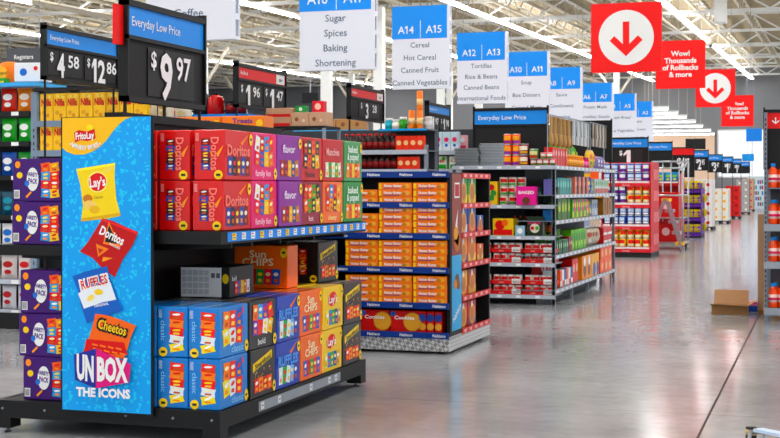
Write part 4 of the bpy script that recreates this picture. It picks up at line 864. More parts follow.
# ------------------------------------------------------------------ left background gondola
t = thing('cracker_gondola', 'grey gondola with yellow wafer boxes behind the advertising panel', 'shelving unit', (0, 0, 0))
Y5 = 12.5
m = MB(); m.box(-9.6, Y5 + .5, .2, -6.3, Y5 + .53, 2.2, M('#34363b', .6)); m.build('back_panel', t)
for x in (-8.09, -6.37):
    m = MB(); m.box(x, Y5, 0, x + .07, Y5 + .05, 2.5 if x < -7 else 2.22, M('#8494a8', .45))
    for k in range(25): m.box(x + .03, Y5 - .002, .4 + .07 * k, x + .042, Y5 + .001, .435 + .07 * k, BLACK)
    m.build('upright', t)
m = MB(); m.box(-9.6, Y5 - .05, .0, -6.3, Y5 + .5, .17, BLACK); m.build('plinth_or_shade', t)
for z in (1.88, 2.19):
    m = MB(); m.box(-8.02, Y5 - .05, z - .02, -6.3, Y5 + .5, z, GREY); sh = m.build('shelf', t)
    m = MB(); m.box(-8.02, Y5 - .065, z - .06, -6.3, Y5 - .05, z + .003, M('#7f8da0', .45)); m.build('price_rail', sh)
for z in (.20, .52, .86, 1.20, 1.62, 1.98, 2.30):
    m = MB(); m.box(-9.6, Y5 - .0, z - .02, -8.1, Y5 + .5, z, BLACK); sh = m.build('shelf', t)
    m = MB(); m.box(-9.6, Y5 - .015, z - .05, -8.1, Y5 - .0, z + .003, SLIP if z < 1 else BLACK2)
    for k in range(5): m.rect(FR((-9.6, Y5 - .015, z - .05)), .2 + .27 * k, .006, .29 + .27 * k, .046, WHITE, .001)
    m.build('price_rail', sh)
m = MB(); m.box(-9.6, Y5 - .10, 2.56, -7.97, Y5 + .5, 2.60, M('#5aa8e0', .4)); m.build('top_shelf', t, 'light blue edged top shelf')
m = MB(); m.box(-7.97, Y5 - .16, 2.50, -6.3, Y5 - .13, 2.53, BLACK); m.build('top_rail', t)
for x in (-9.6,): m = MB(); m.box(x, Y5 + .46, 0, x + .04, Y5 + .5, 2.56, GREY); m.build('upright', t)
m = MB(); m.bar((-7.93, Y5 - .15, 2.52), (-7.93, Y5 + .5, 2.52), .03, .03, BLACK); m.build('top_bracket', t)
NIL = carton(.15, .07, .285, '#f6c81c', 'Nilla', '#c8202a', None, spots=((.3, .3, .16, '#e2a83a'), (.6, .2, .14, '#d9952c'), (.35, .9, .13, '#fbe08a'), (.75, .88, .13, '#fbe08a')), tb=.04, th=.07)
stock(NIL, 'wafer_box', 'wafer box', 'yellow wafer box', 'yellow wafer boxes', 'x', -7.88, .157, 8, Y5 + .0, 2.1915, where='upper row beside panel top', tilt=.05)
stock(NIL, 'wafer_box', 'wafer box', 'yellow wafer box', 'yellow wafer boxes', 'x', -7.88, .157, 6, Y5 + .0, 1.882, where='lower row beside panel edge', tilt=.05)
SPB = bag(.2, .12, .24, '#e4dccb', '#b59a6a', '#c8b48a'); stock(SPB, 'snack_bag', 'bag', 'speckled cream bag', 'speckled cream bags', 'x', -7.05, .2, 4, Y5 + .28, 2.1915, where='behind the $9.97 sign')
def pouch(c0, c1, c2='#ffffff', w_=.17, h_=.24): return bag(w_, .07, h_, c0, c1, c1)
rows5 = ((2.30, (('#d9502a', '#f2c81a', 'orange'), ('#f2a21e', '#c8202a', 'amber'), ('#26262a', '#f2c81a', 'black'), ('#c8433a', '#f4f4f4', 'brick red'), ('#e88a3a', '#f4e8d8', 'tan'))),
         (1.98, (('#1f8f9a', '#c8e8f0', 'teal'), ('#2a6a9a', '#d8e8f0', 'steel blue'), ('#1f7f8a', '#e8f4f4', 'sea green'), ('#2f9a3f', '#e8f4e8', 'green'), ('#3aa84a', '#f4f4f4', 'leaf green'))),
         (1.62, (('#c8202a', '#f4f4f4', 'red'), ('#e24f20', '#f2c81a', 'orange red'), ('#1c4fb0', '#e8f0f8', 'blue'), ('#244fa0', '#f4f4f4', 'royal blue'), ('#2f8a3f', '#e8f4e8', 'green'))),
         (1.20, (('#16546a', '#4a9ab0', 'dark teal'), ('#1a4a60', '#3a8aa0', 'petrol'), ('#184e64', '#4a9ab0', 'deep teal'), ('#14485c', '#3a8aa0', 'ink blue'), ('#1a5068', '#4a9ab0', 'slate teal'))),
         (.86, (('#e8eef4', '#2a7ac0', 'white and blue'), ('#f2d81e', '#2a7ac0', 'yellow'), ('#d8e8f0', '#3a9a4a', 'pale blue'), ('#f4f4f4', '#2a6cc0', 'white'), ('#e8d81e', '#ffffff', 'lemon'))),
         (.52, (('#e8e4e4', '#c8202a', 'white and red'), ('#d8d0d0', '#b41a24', 'pale red'), ('#f0e8e8', '#c8202a', 'cream red'), ('#e0d8d8', '#a81a24', 'blush'), ('#e8e0e0', '#c8202a', 'off white'))),
         (.20, (('#d9d9e4', '#c8333a', 'clear and red'), ('#c8ccd8', '#b42a34', 'silver'), ('#d0d4e0', '#c8202a', 'pale grey'), ('#d8d8e0', '#a82a34', 'frosted'), ('#ccd0dc', '#c8202a', 'misty'))))
for ri, (z, cs) in enumerate(rows5):
    for i, (c0, c1, nm) in enumerate(cs):
        inst(pouch(c0, c1, '#ffffff', .19, .25), 'snack_pouch', (-9.02 + .205 * i, Y5 + .08, z + .0015), R.uniform(-.1, .1), '%s pouch, %s from left, %s shelf down at far left' % (nm, ORD[i], ORD[ri]), 'pouch', 'pouches on the far left shelves')
CR = MB(); CR.lathe([(.14, 0), (.15, .02), (.15, .16), (.12, .22), (.05, .24)], M('#ee8a14'), 7); CR.disc(FR((0, -.15, 0)), 0, .11, .07, M('#f6c06a'), .004); CR.text(FR((0, -.15, 0)), 'Original', 0, .11, .03, M('#5a2a10'), .008, .01)
inst(CR.mesh('cracker_tub'), 'cracker_tub', (-8.44, Y5 + .14, 2.6015), 0, 'orange tub with curved lettering on the blue top shelf', 'tub')
WP = carton(.34, .2, .20, '#eef0f4', None, '#2a6cc0', None, spots=((.3, .5, .2, '#2a6cc0'), (.7, .7, .12, '#d9252b')))
o = inst(WP, 'white_pack', (-8.14, Y5 + .12, 2.615), 0, 'white printed pack tilted beside the orange tub', 'pack'); o.rotation_euler = (0, .0, .2)
GP = carton(.3, .1, .05, '#4a9a45', None, '#ffffff', '#f2d81e'); inst(GP, 'flat_pack', (-8.5, Y5 - .04, 2.6015), 0, 'flat green and yellow pack at front of the blue top shelf', 'pack')

# ------------------------------------------------------------------ things on shelves seen above the rack
t = thing('low_gondola', 'black topped gondola carrying orange boxes behind the red boxes', 'shelving unit', (0, 0, 0))
m = MB(); m.box(-5.75, 10.35, 1.94, -4.40, 10.75, 1.965, BLACK); m.build('top_shelf', t)
for x in (-5.6, -4.43):
    for y in (10.35, 10.72): m = MB(); m.box(x, y, 0, x + .03, y + .03, 1.94, BLACK); m.build('upright', t)
m = MB(); m.box(-5.57, 10.4, .1, -4.43, 10.7, 1.5, BLACK2); m.build('cabinet_body', t)
OBX = carton(.385, .2, .125, '#ef8a16', 'Treats', '#5a2a8a', None, spots=((.9, .5, .25, '#f6c83a'),), th=.04)
stock(OBX, 'treat_box', 'treat box', 'orange flat treat box', 'orange treat boxes', 'x', -5.50, .40, 3, 10.5, 1.9665, where='behind the red snack boxes')
t = thing('housewares_gondola', 'black housewares gondola with blue rail, left of the $1.96 sign', 'shelving unit', (0, 0, 0))
m = MB(); m.box(-7.2, 13.3, 2.25, -5.95, 13.75, 2.28, M('#2a86d8')); m.build('top_shelf', t)
m = MB(); m.box(-7.2, 13.72, 0, -5.95, 13.75, 2.25, BLACK2); m.build('back_panel', t)
for x in (-7.2, -5.98): m = MB(); m.box(x, 13.3, 0, x + .03, 13.34, 2.25, BLACK); m.build('upright', t)
for z in (1.6, 1.95):
    m = MB(); m.box(-7.17, 13.3, z, -5.98, 13.72, z + .02, BLACK); m.build('shelf', t)
KT = MB(); KT.lathe([(.085, 0), (.095, .02), (.09, .16), (.07, .20), (.02, .22)], M('#b41420', .25), 16); KT.tube([(.09, 0, .15), (.13, 0, .14), (.135, 0, .06), (.09, 0, .04)], .01, BLACK); KT.lathe([(.02, .22), (.015, .25)], BLACK, 8)
inst(KT.mesh('kettle'), 'kettle', (-6.42, 13.5, 2.2815), 0, 'shiny red kettle with black handle on the blue rail shelf', 'kettle')
KB = MB(); KB.lathe([(.07, 0), (.085, .04), (.08, .22), (.05, .26), (.05, .29)], M('#1a1a1d', .3), 14); KB.tube([(-.08, 0, .2), (-.13, 0, .18), (-.12, 0, .05), (-.08, 0, .04)], .01, BLACK)
inst(KB.mesh('coffee_maker'), 'coffee_maker', (-6.62, 13.55, 2.2815), 0, 'black jug shaped coffee maker left of the red kettle', 'coffee maker')
RB_ = carton(.2, .18, .16, '#c41a26', None, spots=((.5, .5, .25, '#f0c0c0'),))
for i in range(2): inst(RB_, 'carton', (-6.86, 13.52, 2.2815 + .162 * i), 0, 'red carton at left end of blue rail shelf, %s' % ('lower', 'upper')[i], 'carton', 'red cartons on blue rail shelf')
DK = jar(.055, .16, '#3a1a1e', '#2a2a2e', '#8a1a24')
stock(DK, 'jar', 'jar', 'dark red canister', 'dark red canisters', 'x', -6.24, .125, 2, 13.5, 2.2815, where='right of the red kettle')
# brown cases area
t = thing('stock_table', 'grey steel stock shelf piled with brown cases', 'shelving unit', (0, 0, 0))
m = MB(); m.box(-5.93, 13.62, 2.13, -5.2, 14.1, 2.155, BLACK); m.build('top_shelf', t)
for x in (-5.93, -5.23):
    for y in (13.62, 14.07): m = MB(); m.box(x, y, 0, x + .03, y + .03, 2.13, STEEL); m.build('upright', t)
BRC = carton(.2, .2, .15, '#cba58c', None, spots=((.3, .5, .15, '#8a5a3a'), (.7, .4, .12, '#e8d0b8')))
BRR = carton(.3, .2, .10, '#c49a80', None, '#ffffff', '#c8333a')
stock(BRR, 'shipping_case', 'case', 'brown case with red stripe', 'brown and red cases', 'x', -5.77, .31, 1, 13.8, 2.1565, .101, 2, where='on steel stock shelf')
stock(BRC, 'shipping_case', 'case', 'square brown case', 'square brown cases', 'x', -5.52, .205, 2, 13.8, 2.1565, .151, 1, where='right on steel stock shelf')
inst(carton(.12, .1, .07, '#3f9a55', None, spots=((.5, .5, .3, '#e8f4e8'),)), 'carton', (-5.54, 13.82, 2.3095), 0, 'small green carton on top of the square brown cases', 'carton')
inst(carton(.13, .1, .12, '#d9404a', None, spots=((.5, .5, .3, '#f8d0c0'),)), 'carton', (-5.34, 13.82, 2.3095), 0, 'small red carton on top of the square brown cases', 'carton')
RBT = MB(); RBT.box(-.10, -.05, 0, .10, .05, .06, M('#c8202a')); RBT.text(FR((-.10, -.05, 0)), 'SALE', .10, .03, .03, WHITE, .002, .02)
# rear right part: steel shelf with yellow boxes and cases under the A16 sign
t = thing('stock_table', 'grey shelf with yellow packs beneath the sugar aisle sign', 'shelving unit', (0, 0, 0))
m = MB(); m.box(-7.6, 18.6, 2.30, -6.5, 19.1, 2.33, M('#5aa8e0')); m.build('top_shelf', t)
m = MB(); m.box(-7.6, 18.6, 2.0, -6.5, 19.1, 2.03, M('#5aa8e0')); m.build('shelf', t)
for x in (-7.6, -6.54):
    for y in (18.6, 19.06): m = MB(); m.box(x, y, 0, x + .04, y + .04, 2.30, STEEL); m.build('upright', t)
YP = bag(.2, .1, .24, '#f2d01e', '#3aa04a', '#2a86c8')
stock(YP, 'snack_bag', 'bag', 'yellow bag with green spot', 'yellow bags under the sugar sign', 'x', -7.48, .20, 2, 18.8, 2.332, where='under the sugar sign', tilt=.1)
BC2 = carton(.21, .2, .16, '#b98a62', None, spots=((.5, .5, .2, '#8a5a3a'),))
stock(BC2, 'shipping_case', 'case', 'brown shipping case', 'brown cases under the sugar sign', 'x', -7.08, .22, 3, 18.8, 2.332, where='right of yellow bags')
stock(BC2, 'shipping_case', 'case', 'brown shipping case', 'brown cases under the sugar sign', 'x', -7.46, .225, 4, 18.8, 2.032, where='lower blue shelf')
GCN = can(.06, .22, '#2f9a3f', patch='#c8202a'); stock(GCN, 'tin_can', 'tin can', 'green tall tin', 'green tall tins', 'x', -6.62, .13, 3, 17.3, 2.05, where='left of $3.28 sign') if False else None

# ------------------------------------------------------------------ displays along the main aisle
def tower(name, lab, x0, x1, y0, y1, tiers, zt, cols_, body='#c8323c', base='#1a1a1c', rail=None, side_c=None):
    t = thing(name, lab, 'pallet display', (0, 0, 0), 0, None)
    m = MB(); m.box(x0, y0, .0, x1, y1, .10, M(base, .6)); m.build('skid', t)
    m = MB(); B = M(body, .5); m.box(x0, y0 + .38, .10, x1, y1, zt, B); m.box(x1 - .02, y0, .10, x1, y0 + .38, zt, B); m.box(x0, y0, .10, x0 + .02, y0 + .38, zt, B)
    for k in range(int((y1 - y0 - .4) / .22)):
        for q in range(len(tiers)):
            yy = y0 + .42 + .22 * k; m.rect(FR((x1, yy, tiers[q] + .06), (0, 1, 0)), 0, 0, .16, .22, M(side_c or '#e88a8a', .5), .002)
    m.build('carcass', t)
    for z in tiers:
        m = MB(); m.box(x0 + .02, y0 - .01, z, x1 - .02, y0 + .38, z + .02, B); sh = m.build('tray', t)
        m = MB(); m.box(x0, y0 - .02, z - .09, x1, y0 - .01, z + .03, B); m.rect(FR((x0, y0 - .02, z - .09)), .04, .075, x1 - x0 - .04, .115, M(rail or '#e8dfe0', .5), .002)
        m.text(FR((x0, y0 - .02, z - .09)), 'Savings', (x1 - x0) / 2, .035, .04, M('#e8b0b0', .5), .002, .01); m.build('tray_lip', sh)
    return t
tw = (.20, .68, 1.14, 1.60)
tower('tin_display', 'red cardboard tower of blue and yellow tins', -4.82, -3.76, 29.2, 30.5, tw, 2.03, None, body='#cc4248')
CB = can(.075, .19, '#1f52a8', patch='#cfe0f4', p2='#f2f2f2'); CYE = can(.075, .19, '#f0c222', patch='#d9352a', p2='#f4f0d0'); CNV = can(.075, .19, '#26409a', patch='#f4f4f4', p2='#7a2a8a')
for ti, (z, arr) in enumerate(((.20, [CYE] * 6), (.68, [CB] * 6), (1.14, [CNV, CNV, CNV, CYE, CYE, CYE]), (1.60, [CB, CB, CNV, CB, CB, CNV]))):
    for i, me in enumerate(arr):
        for k in range(1 if ti == 0 and False else 2):
            nm = 'yellow' if me is CYE else ('navy' if me is CNV else 'blue')
            inst(me, 'tin_can', (-4.70 + .165 * i, 29.28, z + .0215 + .192 * k), R.uniform(-.4, .4), '%s tin in red tower, %s from left, %s row, %s tier' % (nm, ORD[i], ('lower', 'upper')[k], ORD[ti]), 'tin can', 'tins in the red tower')
# header boards above the far displays
far = ((-4.93, 30.9, .88, 2.005, .59, EDBLUE, [('1', '')], 'Everyday Low Price', 'blue topped $1 board above the tin tower'),
       (-4.95, 36.0, .85, 1.994, .66, EDBLUE, [], 'Everyday Low Price', 'blue topped board behind the ladder cart'),
       (-4.58, 40.2, .63, 1.80, .83, RBRED, [('4', '97')], '', 'red topped board reading $4.97'),
       (-4.50, 45.0, .53, 2.05, .62, EDBLUE, [('2', '95')], 'Low Price', 'blue topped board reading $2.95 above purple bags'),
       (-4.52, 51.0, .52, 2.05, .62, EDBLUE, [('3', '47')], 'Low Price', 'blue topped board reading $3.47'),
       (-4.58, 58.0, .46, 2.08, .66, EDBLUE, [('1', '17')], 'Low Price', 'blue topped board reading $1.17'),
       (-4.68, 65.5, .40, 2.15, .65, EDBLUE, [('1', '97')], 'Low Price', 'blue topped board beyond the $1.17 board'),
       (-4.80, 73.0, .46, 2.22, .57, EDBLUE, [], 'Low Price', 'small blue topped board near the far windows'))
for i, (x, y, L_, z, H_, hm, pr_, ti, lab) in enumerate(far):
    price_sign('endcap_sign', lab, (x, y, z), 0, L_, H_, .2, ti, pr_, hm, poles=2, hh=z - .001, group='endcap boards along the main aisle')
# ladder cart
t = thing('ladder_cart', 'silver stocking cart with folding ladder and yellow steps', 'cart', (-3.93, 33.0, 0))
AL = M('#b4b8be', .3, .8)
m = MB()
for x in (-.45, .42):
    for y in (0, 1.3): m.tube([(x, y, .14), (x, y, 1.95 + (.18 if y else 0))], .022, AL)
    m.tube([(x, 0, 1.95), (x, 1.3, 2.13)], .022, AL)
for y, z in ((0, 1.95), (1.3, 2.13), (0, 1.3), (1.3, 1.3)): m.tube([(-.45, y, z), (.42, y, z)], .022, AL)
for x in (-.2, .0, .2): m.tube([(x, 1.3, .3), (x, 1.3, 2.1)], .014, AL)
m.build('frame', t)
m = MB(); m.box(-.47, 0, .13, .44, 1.35, .18, AL); m.box(-.45, .02, .74, .42, 1.3, .77, AL); m.build('deck', t)
for x in (-.4, .37):
    for y in (.1, 1.25):
        m = MB(); m.add(*(lambda n: ([(x + dx, y + .07 * math.cos(a), .07 + .07 * math.sin(a)) for dx in (-.02, .02) for a in [2 * PI * i / n for i in range(n)]], [(i, (i + 1) % n, n + (i + 1) % n, n + i) for i in range(n)] + [tuple(range(n)), tuple(range(2 * n - 1, n - 1, -1))]))(16), BLACK); m.build('wheel', t)
m = MB()
for y in (-.55, -.12): m.bar((.46, y, .02), (.08, y, 1.22), .05, .06, AL)
for y in (-.55, -.12): m.bar((-.36, y, .02), (.04, y, 1.22), .035, .035, AL)
m.build('ladder_rail', t)
for k in range(5):
    f_ = .14 + .21 * k; m = MB(); xx = .46 - .38 * f_; m.box(xx - .10, -.55, 1.22 * f_ - .035, xx + .09, -.12, 1.22 * f_ + .035, M('#f2c21c') if k in (0, 4) else AL); m.build('step', t, 'yellow step' if k in (0, 4) else None)
RP = carton(.55, .4, .48, '#c41a26', None, spots=((.5, .5, .2, '#f0c0c0'),))
for k in range(1): inst(RP, 'red_case', (-3.95, 33.6, .182), 0, 'large red case on deck of ladder cart', 'case')
inst(carton(.6, .5, .6, '#c01824', None, spots=((.5, .5, .2, '#f0c0c0'),)), 'red_case', (-3.95, 33.7, .772), 0, 'large red case on upper shelf of ladder cart', 'case')
# mesh shelves of green bags behind cart
tower('bag_display', 'red display with bright bags behind the ladder cart', -4.95, -3.95, 36.4, 37.6, (.25, .75, 1.25, 1.62), 1.85, None, body='#b81c26')
BB = bag(.2, .12, .27, '#3a8fc8', '#9ad03a', '#f2e81e')
stock(BB, 'snack_bag', 'bag', 'blue and lime bag', 'bags behind the ladder cart', 'x', -4.80, .18, 5, 36.5, 1.6215, where='on the red display')
# purple display
tower('chip_display', 'purple cardboard display of yellow snack bags', -4.62, -3.82, 41.0, 42.1, (.14, .58, 1.0, 1.42), 1.62, None, body='#5a2a8a', rail='#3a1a66', side_c='#d8c83a')
YL = bag(.155, .1, .24, '#d8c21e', '#6a3a9a', '#8a4ab0')
for ti, z in enumerate((.14, .58, 1.0, 1.42)): stock(YL, 'snack_bag', 'bag', 'yellow snack bag', 'yellow bags in the purple display', 'x', -4.50, .15, 5, 41.08, z + .0215, where='%s tier of purple display' % ORD[ti])
for ti, z in enumerate((.2, .62, 1.04)): stock(YL, 'snack_bag', 'bag', 'yellow snack bag', 'yellow bags clipped on purple display side', 'y', 41.5, .25, 2, -3.77, z, where='clipped on display side, tier %s' % ('one', 'two', 'three')[ti])
def stack(name, lab, x0, x1, y0, y1, n, h, c0, c1, skid=.12):
    t = thing('pallet', 'black pallet under the %s' % lab, 'pallet', ((x0 + x1) / 2, y0, 0), 0, 'pallets along the main aisle')
    m = MB(); w_ = x1 - x0
    for k in (-.5, 0, .5): m.box(w_ * k * .92 - .05, 0, 0, w_ * k * .92 + .05, y1 - y0, skid - .03, BLACK)
    m.box(-w_ / 2, 0, skid - .03, w_ / 2, y1 - y0, skid, BLACK); m.build('pallet_body', t)
    nx = 2; ww = w_ / nx - .005
    me = carton(ww, y1 - y0 - .01, h - .002, c0, None, '#ffffff', None, spots=((.5, .42, .2, c1), (.22, .8, .07, c1)), side=c0)
    for k in range(n):
        for i in range(nx): inst(me, 'shipping_case', (x0 + ww / 2 + .002 + i * w_ / nx, (y0 + y1) / 2, skid + .0015 + h * k), 0, '%s, %s, %s' % (lab, ('left column', 'right column')[i], lev(k, n)), 'case', lab + ' stack')
stack('w', 'white case with red print', -4.75, -4.14, 48.5, 49.6, 5, .33, '#e8e4e2', '#c8333a')
stack('y', 'white case with yellow product window', -4.95, -4.27, 57.5, 58.6, 4, .33, '#ece8e0', '#f0b41c')
stack('r', 'red case with dark print', -5.05, -4.40, 66.2, 67.2, 4, .36, '#c8222e', '#6a1018')
stack('g', 'grey wrapped case', -5.3, -4.62, 77, 78, 5, .36, '#a8a4a4', '#e8e4e0')
stack('b', 'beige wrapped case', -5.6, -4.95, 87, 88, 5, .38, '#c8a48c', '#c8333a')
t = thing('drink_cooler', 'tall lit cooler at the far end of the aisle', 'cooler', (-5.9, 97, 0))
m = MB(); m.box(0, 0, 0, 1.1, .8, 2.2, M('#d8e4ec')); m.build('cabinet_body', t); m = MB()
for k in range(5):
    for q in range(7): m.rect(FR((0, 0, 0)), .08 + .14 * q, .2 + .38 * k, .19 + .14 * q, .45 + .38 * k, M(('#2a86c8', '#c8333a', '#3fa0a8', '#e8e8e8')[(q + k) % 4]), .01)
m.build('glass_door', t)
sgn = MB(); sgn.box(-5.46, 88, 4.35, -4.5, 88.05, 5.15, M('#2a86e0', .5, noise=0)); o = sgn.build('department_sign'); tag(o, 'plain blue hanging sign beyond the smallest red sign', 'hanging sign')
q = MB(); q.bar((-5.0, 88.02, 5.15), (-5.0, 88.02, CZ(88)), .02, .02, STEEL); q.build('hanging_wire', o)
sgn = MB(); sgn.box(-6.35, 98, 3.3, -5.55, 98.05, 3.8, M('#3a96e0', .5, noise=0)); o = sgn.build('department_sign'); tag(o, 'narrow pale blue hanging sign in front of the bright window', 'hanging sign')
q = MB(); q.bar((-6.0, 98.02, 3.8), (-6.0, 98.02, CZ(98)), .02, .02, STEEL); q.build('hanging_wire', o)
sgn = MB(); sgn.box(-9.6, 92, 4.0, -8.3, 92.1, 4.7, BLACK); o = sgn.build('hanging_screen'); tag(o, 'small black hanging screens by the back wall', 'screen')
q = MB(); q.bar((-9, 92.05, 4.7), (-9, 92.05, CZ(92) - .05), .03, .03, STEEL); q.build('hanging_wire', o)
sgn = MB(); sgn.box(-16.05, 40, 4.15, -15.5, 40.06, 4.47, BLACK2); o = sgn.build('hanging_screen'); tag(o, 'small black hanging sign behind the $1.96 sign', 'screen')
q = MB(); q.bar((-15.78, 40.03, 4.47), (-15.78, 40.03, CZ(40)), .03, .03, STEEL); q.build('hanging_wire', o)
sgn = MB(); sgn.box(-.48, -.02, 0, .48, .04, .42, M('#4a4c52')); sgn.text(FR((0, -.02, 0)), 'Registers', 0, .21, .10, WHITE, .006, .01); o = sgn.build('department_sign', loc=(-18.3, 28.0, 4.37)); tag(o, 'dark grey hanging sign with small white word at far left', 'hanging sign')
q = MB(); q.bar((-.4, .01, .42), (-.4, .01, CZ(28) - 4.38), .015, .015, STEEL); q.bar((.4, .01, .42), (.4, .01, CZ(28) - 4.38), .015, .015, STEEL); q.build('hanging_wire', o)
for i, (x, y, z) in enumerate(((-6.35, 41.5, 1.45), (-5.35, 62.0, 1.45))):
    q = MB(); q.lathe([(.02, -.28), (.10, -.22), (.14, -.12), (.15, 0), (.05, .06)], M('#c8bda8'), 14); q.lathe([(.0, -.33), (.07, -.30), (.09, -.25), (.10, -.22)], M('#3a3a3c'), 14); q.bar((0, 0, .05), (0, 0, z - .03), .03, .03, TRD)
    o = q.build('dome_camera', loc=(x, y, CZ(y) - z)); tag(o, 'dome camera hung beside the strip light, %s one' % ('nearer', 'farther')[i], 'camera', 'ceiling dome cameras')

# far left racks hiding the back of the store
for i, (x0, x1, y, h, cc) in enumerate(((-30, -8.5, 66, 2.6, '#8a8f96'), (-44, -14, 52, 2.7, '#7d838c'), (-40, -12.5, 30, 2.3, '#8a8f96'))):
    t = thing('distant_gondola', 'long distant shelving run, %s from the front' % ORD[2 - i], 'shelving unit', (0, 0, 0), 0, 'distant shelving runs')
    m = MB(); m.box(x0, y, .1, x1, y + .8, h, M(cc, .6)); m.build('cabinet_body', t)
    for k in range(4):
        m = MB(); m.box(x0, y - .35, .2 + (h - .4) * k / 4, x1, y, .24 + (h - .4) * k / 4, SLIP); sh = m.build('shelf', t)
        m = MB(); x = x0 + .05; cs = ('#c8333a', '#2a6cc0', '#e8b41c', '#e8e8e8', '#3f9a45', '#e2662a')
        while x < x1 - .6:
            ww = R.uniform(.3, .6); m.box(x, y - .3, .24 + (h - .4) * k / 4, x + ww, y - .05, .24 + (h - .4) * k / 4 + R.uniform(.25, .42), M(R.choice(cs), .5)); x += ww + .02
        g_ = m.build('shelf_stock', t); g_['kind'] = 'stuff'

# ------------------------------------------------------------------ right shelf with orange drinks
RX = -.79
t = thing('drink_gondola', 'dark grey perforated gondola of orange drinks at right edge', 'shelving unit', (0, 0, 0))
m = MB(); m.box(RX, 15.9, .0, RX + .032, 15.95, 2.34, GREY)
for k in range(40): m.box(RX + .010, 15.898, .1 + .055 * k, RX + .022, 15.901, .125 + .055 * k, BLACK)
m.build('upright', t)
m = MB(); m.box(RX, 16.35, 0, RX + .05, 16.4, 2.34, GREY); m.build('upright', t)
m = MB(); m.box(RX + .05, 16.36, .1, RX + 1.25, 16.39, 2.34, M('#43464c', .6)); m.build('back_panel', t)
m = MB(); m.box(RX + 1.2, 15.9, 0, RX + 1.25, 16.4, 2.34, GREY); m.build('upright', t)
RSH = (.125, .68, 1.04, 1.46)
for z in (.16, .655, 1.085, ):
    pass
for z in (.14, .66, 1.08):
    m = MB(); m.box(RX + .01, 15.86, z - .012, RX + 1.22, 16.36, z, GREY); sh = m.build('shelf', t)
    m = MB(); m.box(RX, 15.845, z - .075, RX + 1.22, 15.86, z + .003, M('#9aa1ab', .4)); m.build('price_rail', sh)
m = MB(); m.box(RX, 15.86, 1.49, RX + 1.22, 16.36, 1.51, GREY) if False else m.box(RX + .01, 15.86, 1.478, RX + 1.22, 16.36, 1.49, GREY); sh = m.build('shelf', t)
def odrink():
    t = bpy.data.objects.new('drink_bottle', None); r = .062; h = .235
    m = MB(); m.lathe([(r * .9, 0), (r, .012), (r * .97, .05), (r, .09), (r, .15), (r * .8, .185), (r * .42, .203), (r * .42, .21)], M('#ee6434', .15, coat=.5), 16)
    body = m.mesh('bottle_body'); m = MB(); m.lathe([(r * .5, .205), (r * .5, .235), (r * .4, .238)], M('#2f8fe0', .4), 14); cap = m.mesh('cap')
    m = MB(); m.lathe([(r * 1.01, .055), (r * 1.01, .13)], M('#f4dcd4', .4), 16); m.lathe([(r * 1.02, .075), (r * 1.02, .10)], M('#d9406a', .4), 16); lb = m.mesh('bottle_label'); return body, cap, lb
OB_, OC_, OL_ = odrink()
def place_drink(x, y, z, lab):
    t = thing('drink_bottle', lab, 'drink bottle', (x, y, z), R.uniform(0, 6), 'orange drink bottles with blue caps')
    for me, n in ((OB_, 'bottle_body'), (OC_, 'cap'), (OL_, 'label_band')):
        o = bpy.data.objects.new(n, me); col.objects.link(o); o.parent = t
    t.scale = (.82, .82, 1.15)
for ti, (z, nm) in enumerate(((.14, 'bottom'), (.66, 'second'), (1.08, 'third'), (1.49, 'top'))):
    for i in range(6):
        place_drink(RX + .095 + .108 * i, 15.97, z + .0015, 'orange drink bottle with blue cap, %s from upright, %s shelf' % (ORD[i], nm))
        if ti < 2 or i < 2: place_drink(RX + .12 + .108 * i, 16.10, z + .0015, 'orange drink bottle in second rank, %s from upright, %s shelf' % (ORD[i], nm))
t = price_sign('header_board', 'black board with red strip and down arrow at right edge', (RX - .0, 16.0, 1.72), 0, 1.25, .63, .19, '', [], RBRED, group='shelf header boards')
m = MB(); fr = FR((0, 0, 0)); m.text(fr, 'Rollback', .43, .53, .07, WHITE, .008, .015, width=.42); m.rect(fr, .115, .50, .127, .565, WHITE, .008); m.poly(fr, [(.08, .525), (.121, .49), (.162, .525), (.155, .535), (.121, .505), (.087, .535)], WHITE, .0082); m.build('lettering', t)
# brown carton leaning beyond the shelf
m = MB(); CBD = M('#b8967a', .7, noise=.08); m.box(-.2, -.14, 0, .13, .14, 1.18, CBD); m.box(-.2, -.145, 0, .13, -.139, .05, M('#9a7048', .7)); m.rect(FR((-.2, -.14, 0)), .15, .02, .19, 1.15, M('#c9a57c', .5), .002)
o = m.build('tall_carton', loc=(-.70, 16.78, 0)); tag(o, 'tall brown carton standing beyond the orange drink shelf', 'carton')
# open box on the floor
bx = thing('open_box', 'open brown cardboard box lying on the floor', 'cardboard box', (-1.205, 16.45, 0), .05)
CI = M('#b99678', .75, noise=.06); CO = M('#937355', .75, noise=.06)
m = MB(); W_, D_, H_ = .42, .30, .11; th = .006
m.box(-W_ / 2, 0, 0, W_ / 2, D_, th, CI); m.box(-W_ / 2, 0, 0, W_ / 2, th, H_, CO); m.box(-W_ / 2, D_ - th, 0, W_ / 2, D_, H_, CI)
m.box(-W_ / 2, 0, 0, -W_ / 2 + th, D_, H_, CO); m.box(W_ / 2 - th, 0, 0, W_ / 2, D_, H_, CI); m.build('box_body', bx)
m = MB(); m.add([(-W_ / 2 + .02, D_, H_), (W_ / 2, D_, H_), (W_ / 2 + .0, D_ + .05, H_ + .16), (-W_ / 2 + .02, D_ + .05, H_ + .16), (-W_ / 2 + .02, D_ + th, H_), (W_ / 2, D_ + th, H_), (W_ / 2 + .0, D_ + .05 + th, H_ + .16), (-W_ / 2 + .02, D_ + .05 + th, H_ + .16)], [(0, 1, 2, 3), (7, 6, 5, 4), (0, 4, 5, 1), (2, 6, 7, 3), (1, 5, 6, 2), (0, 3, 7, 4)], CI); m.build('flap', bx, 'raised rear flap')
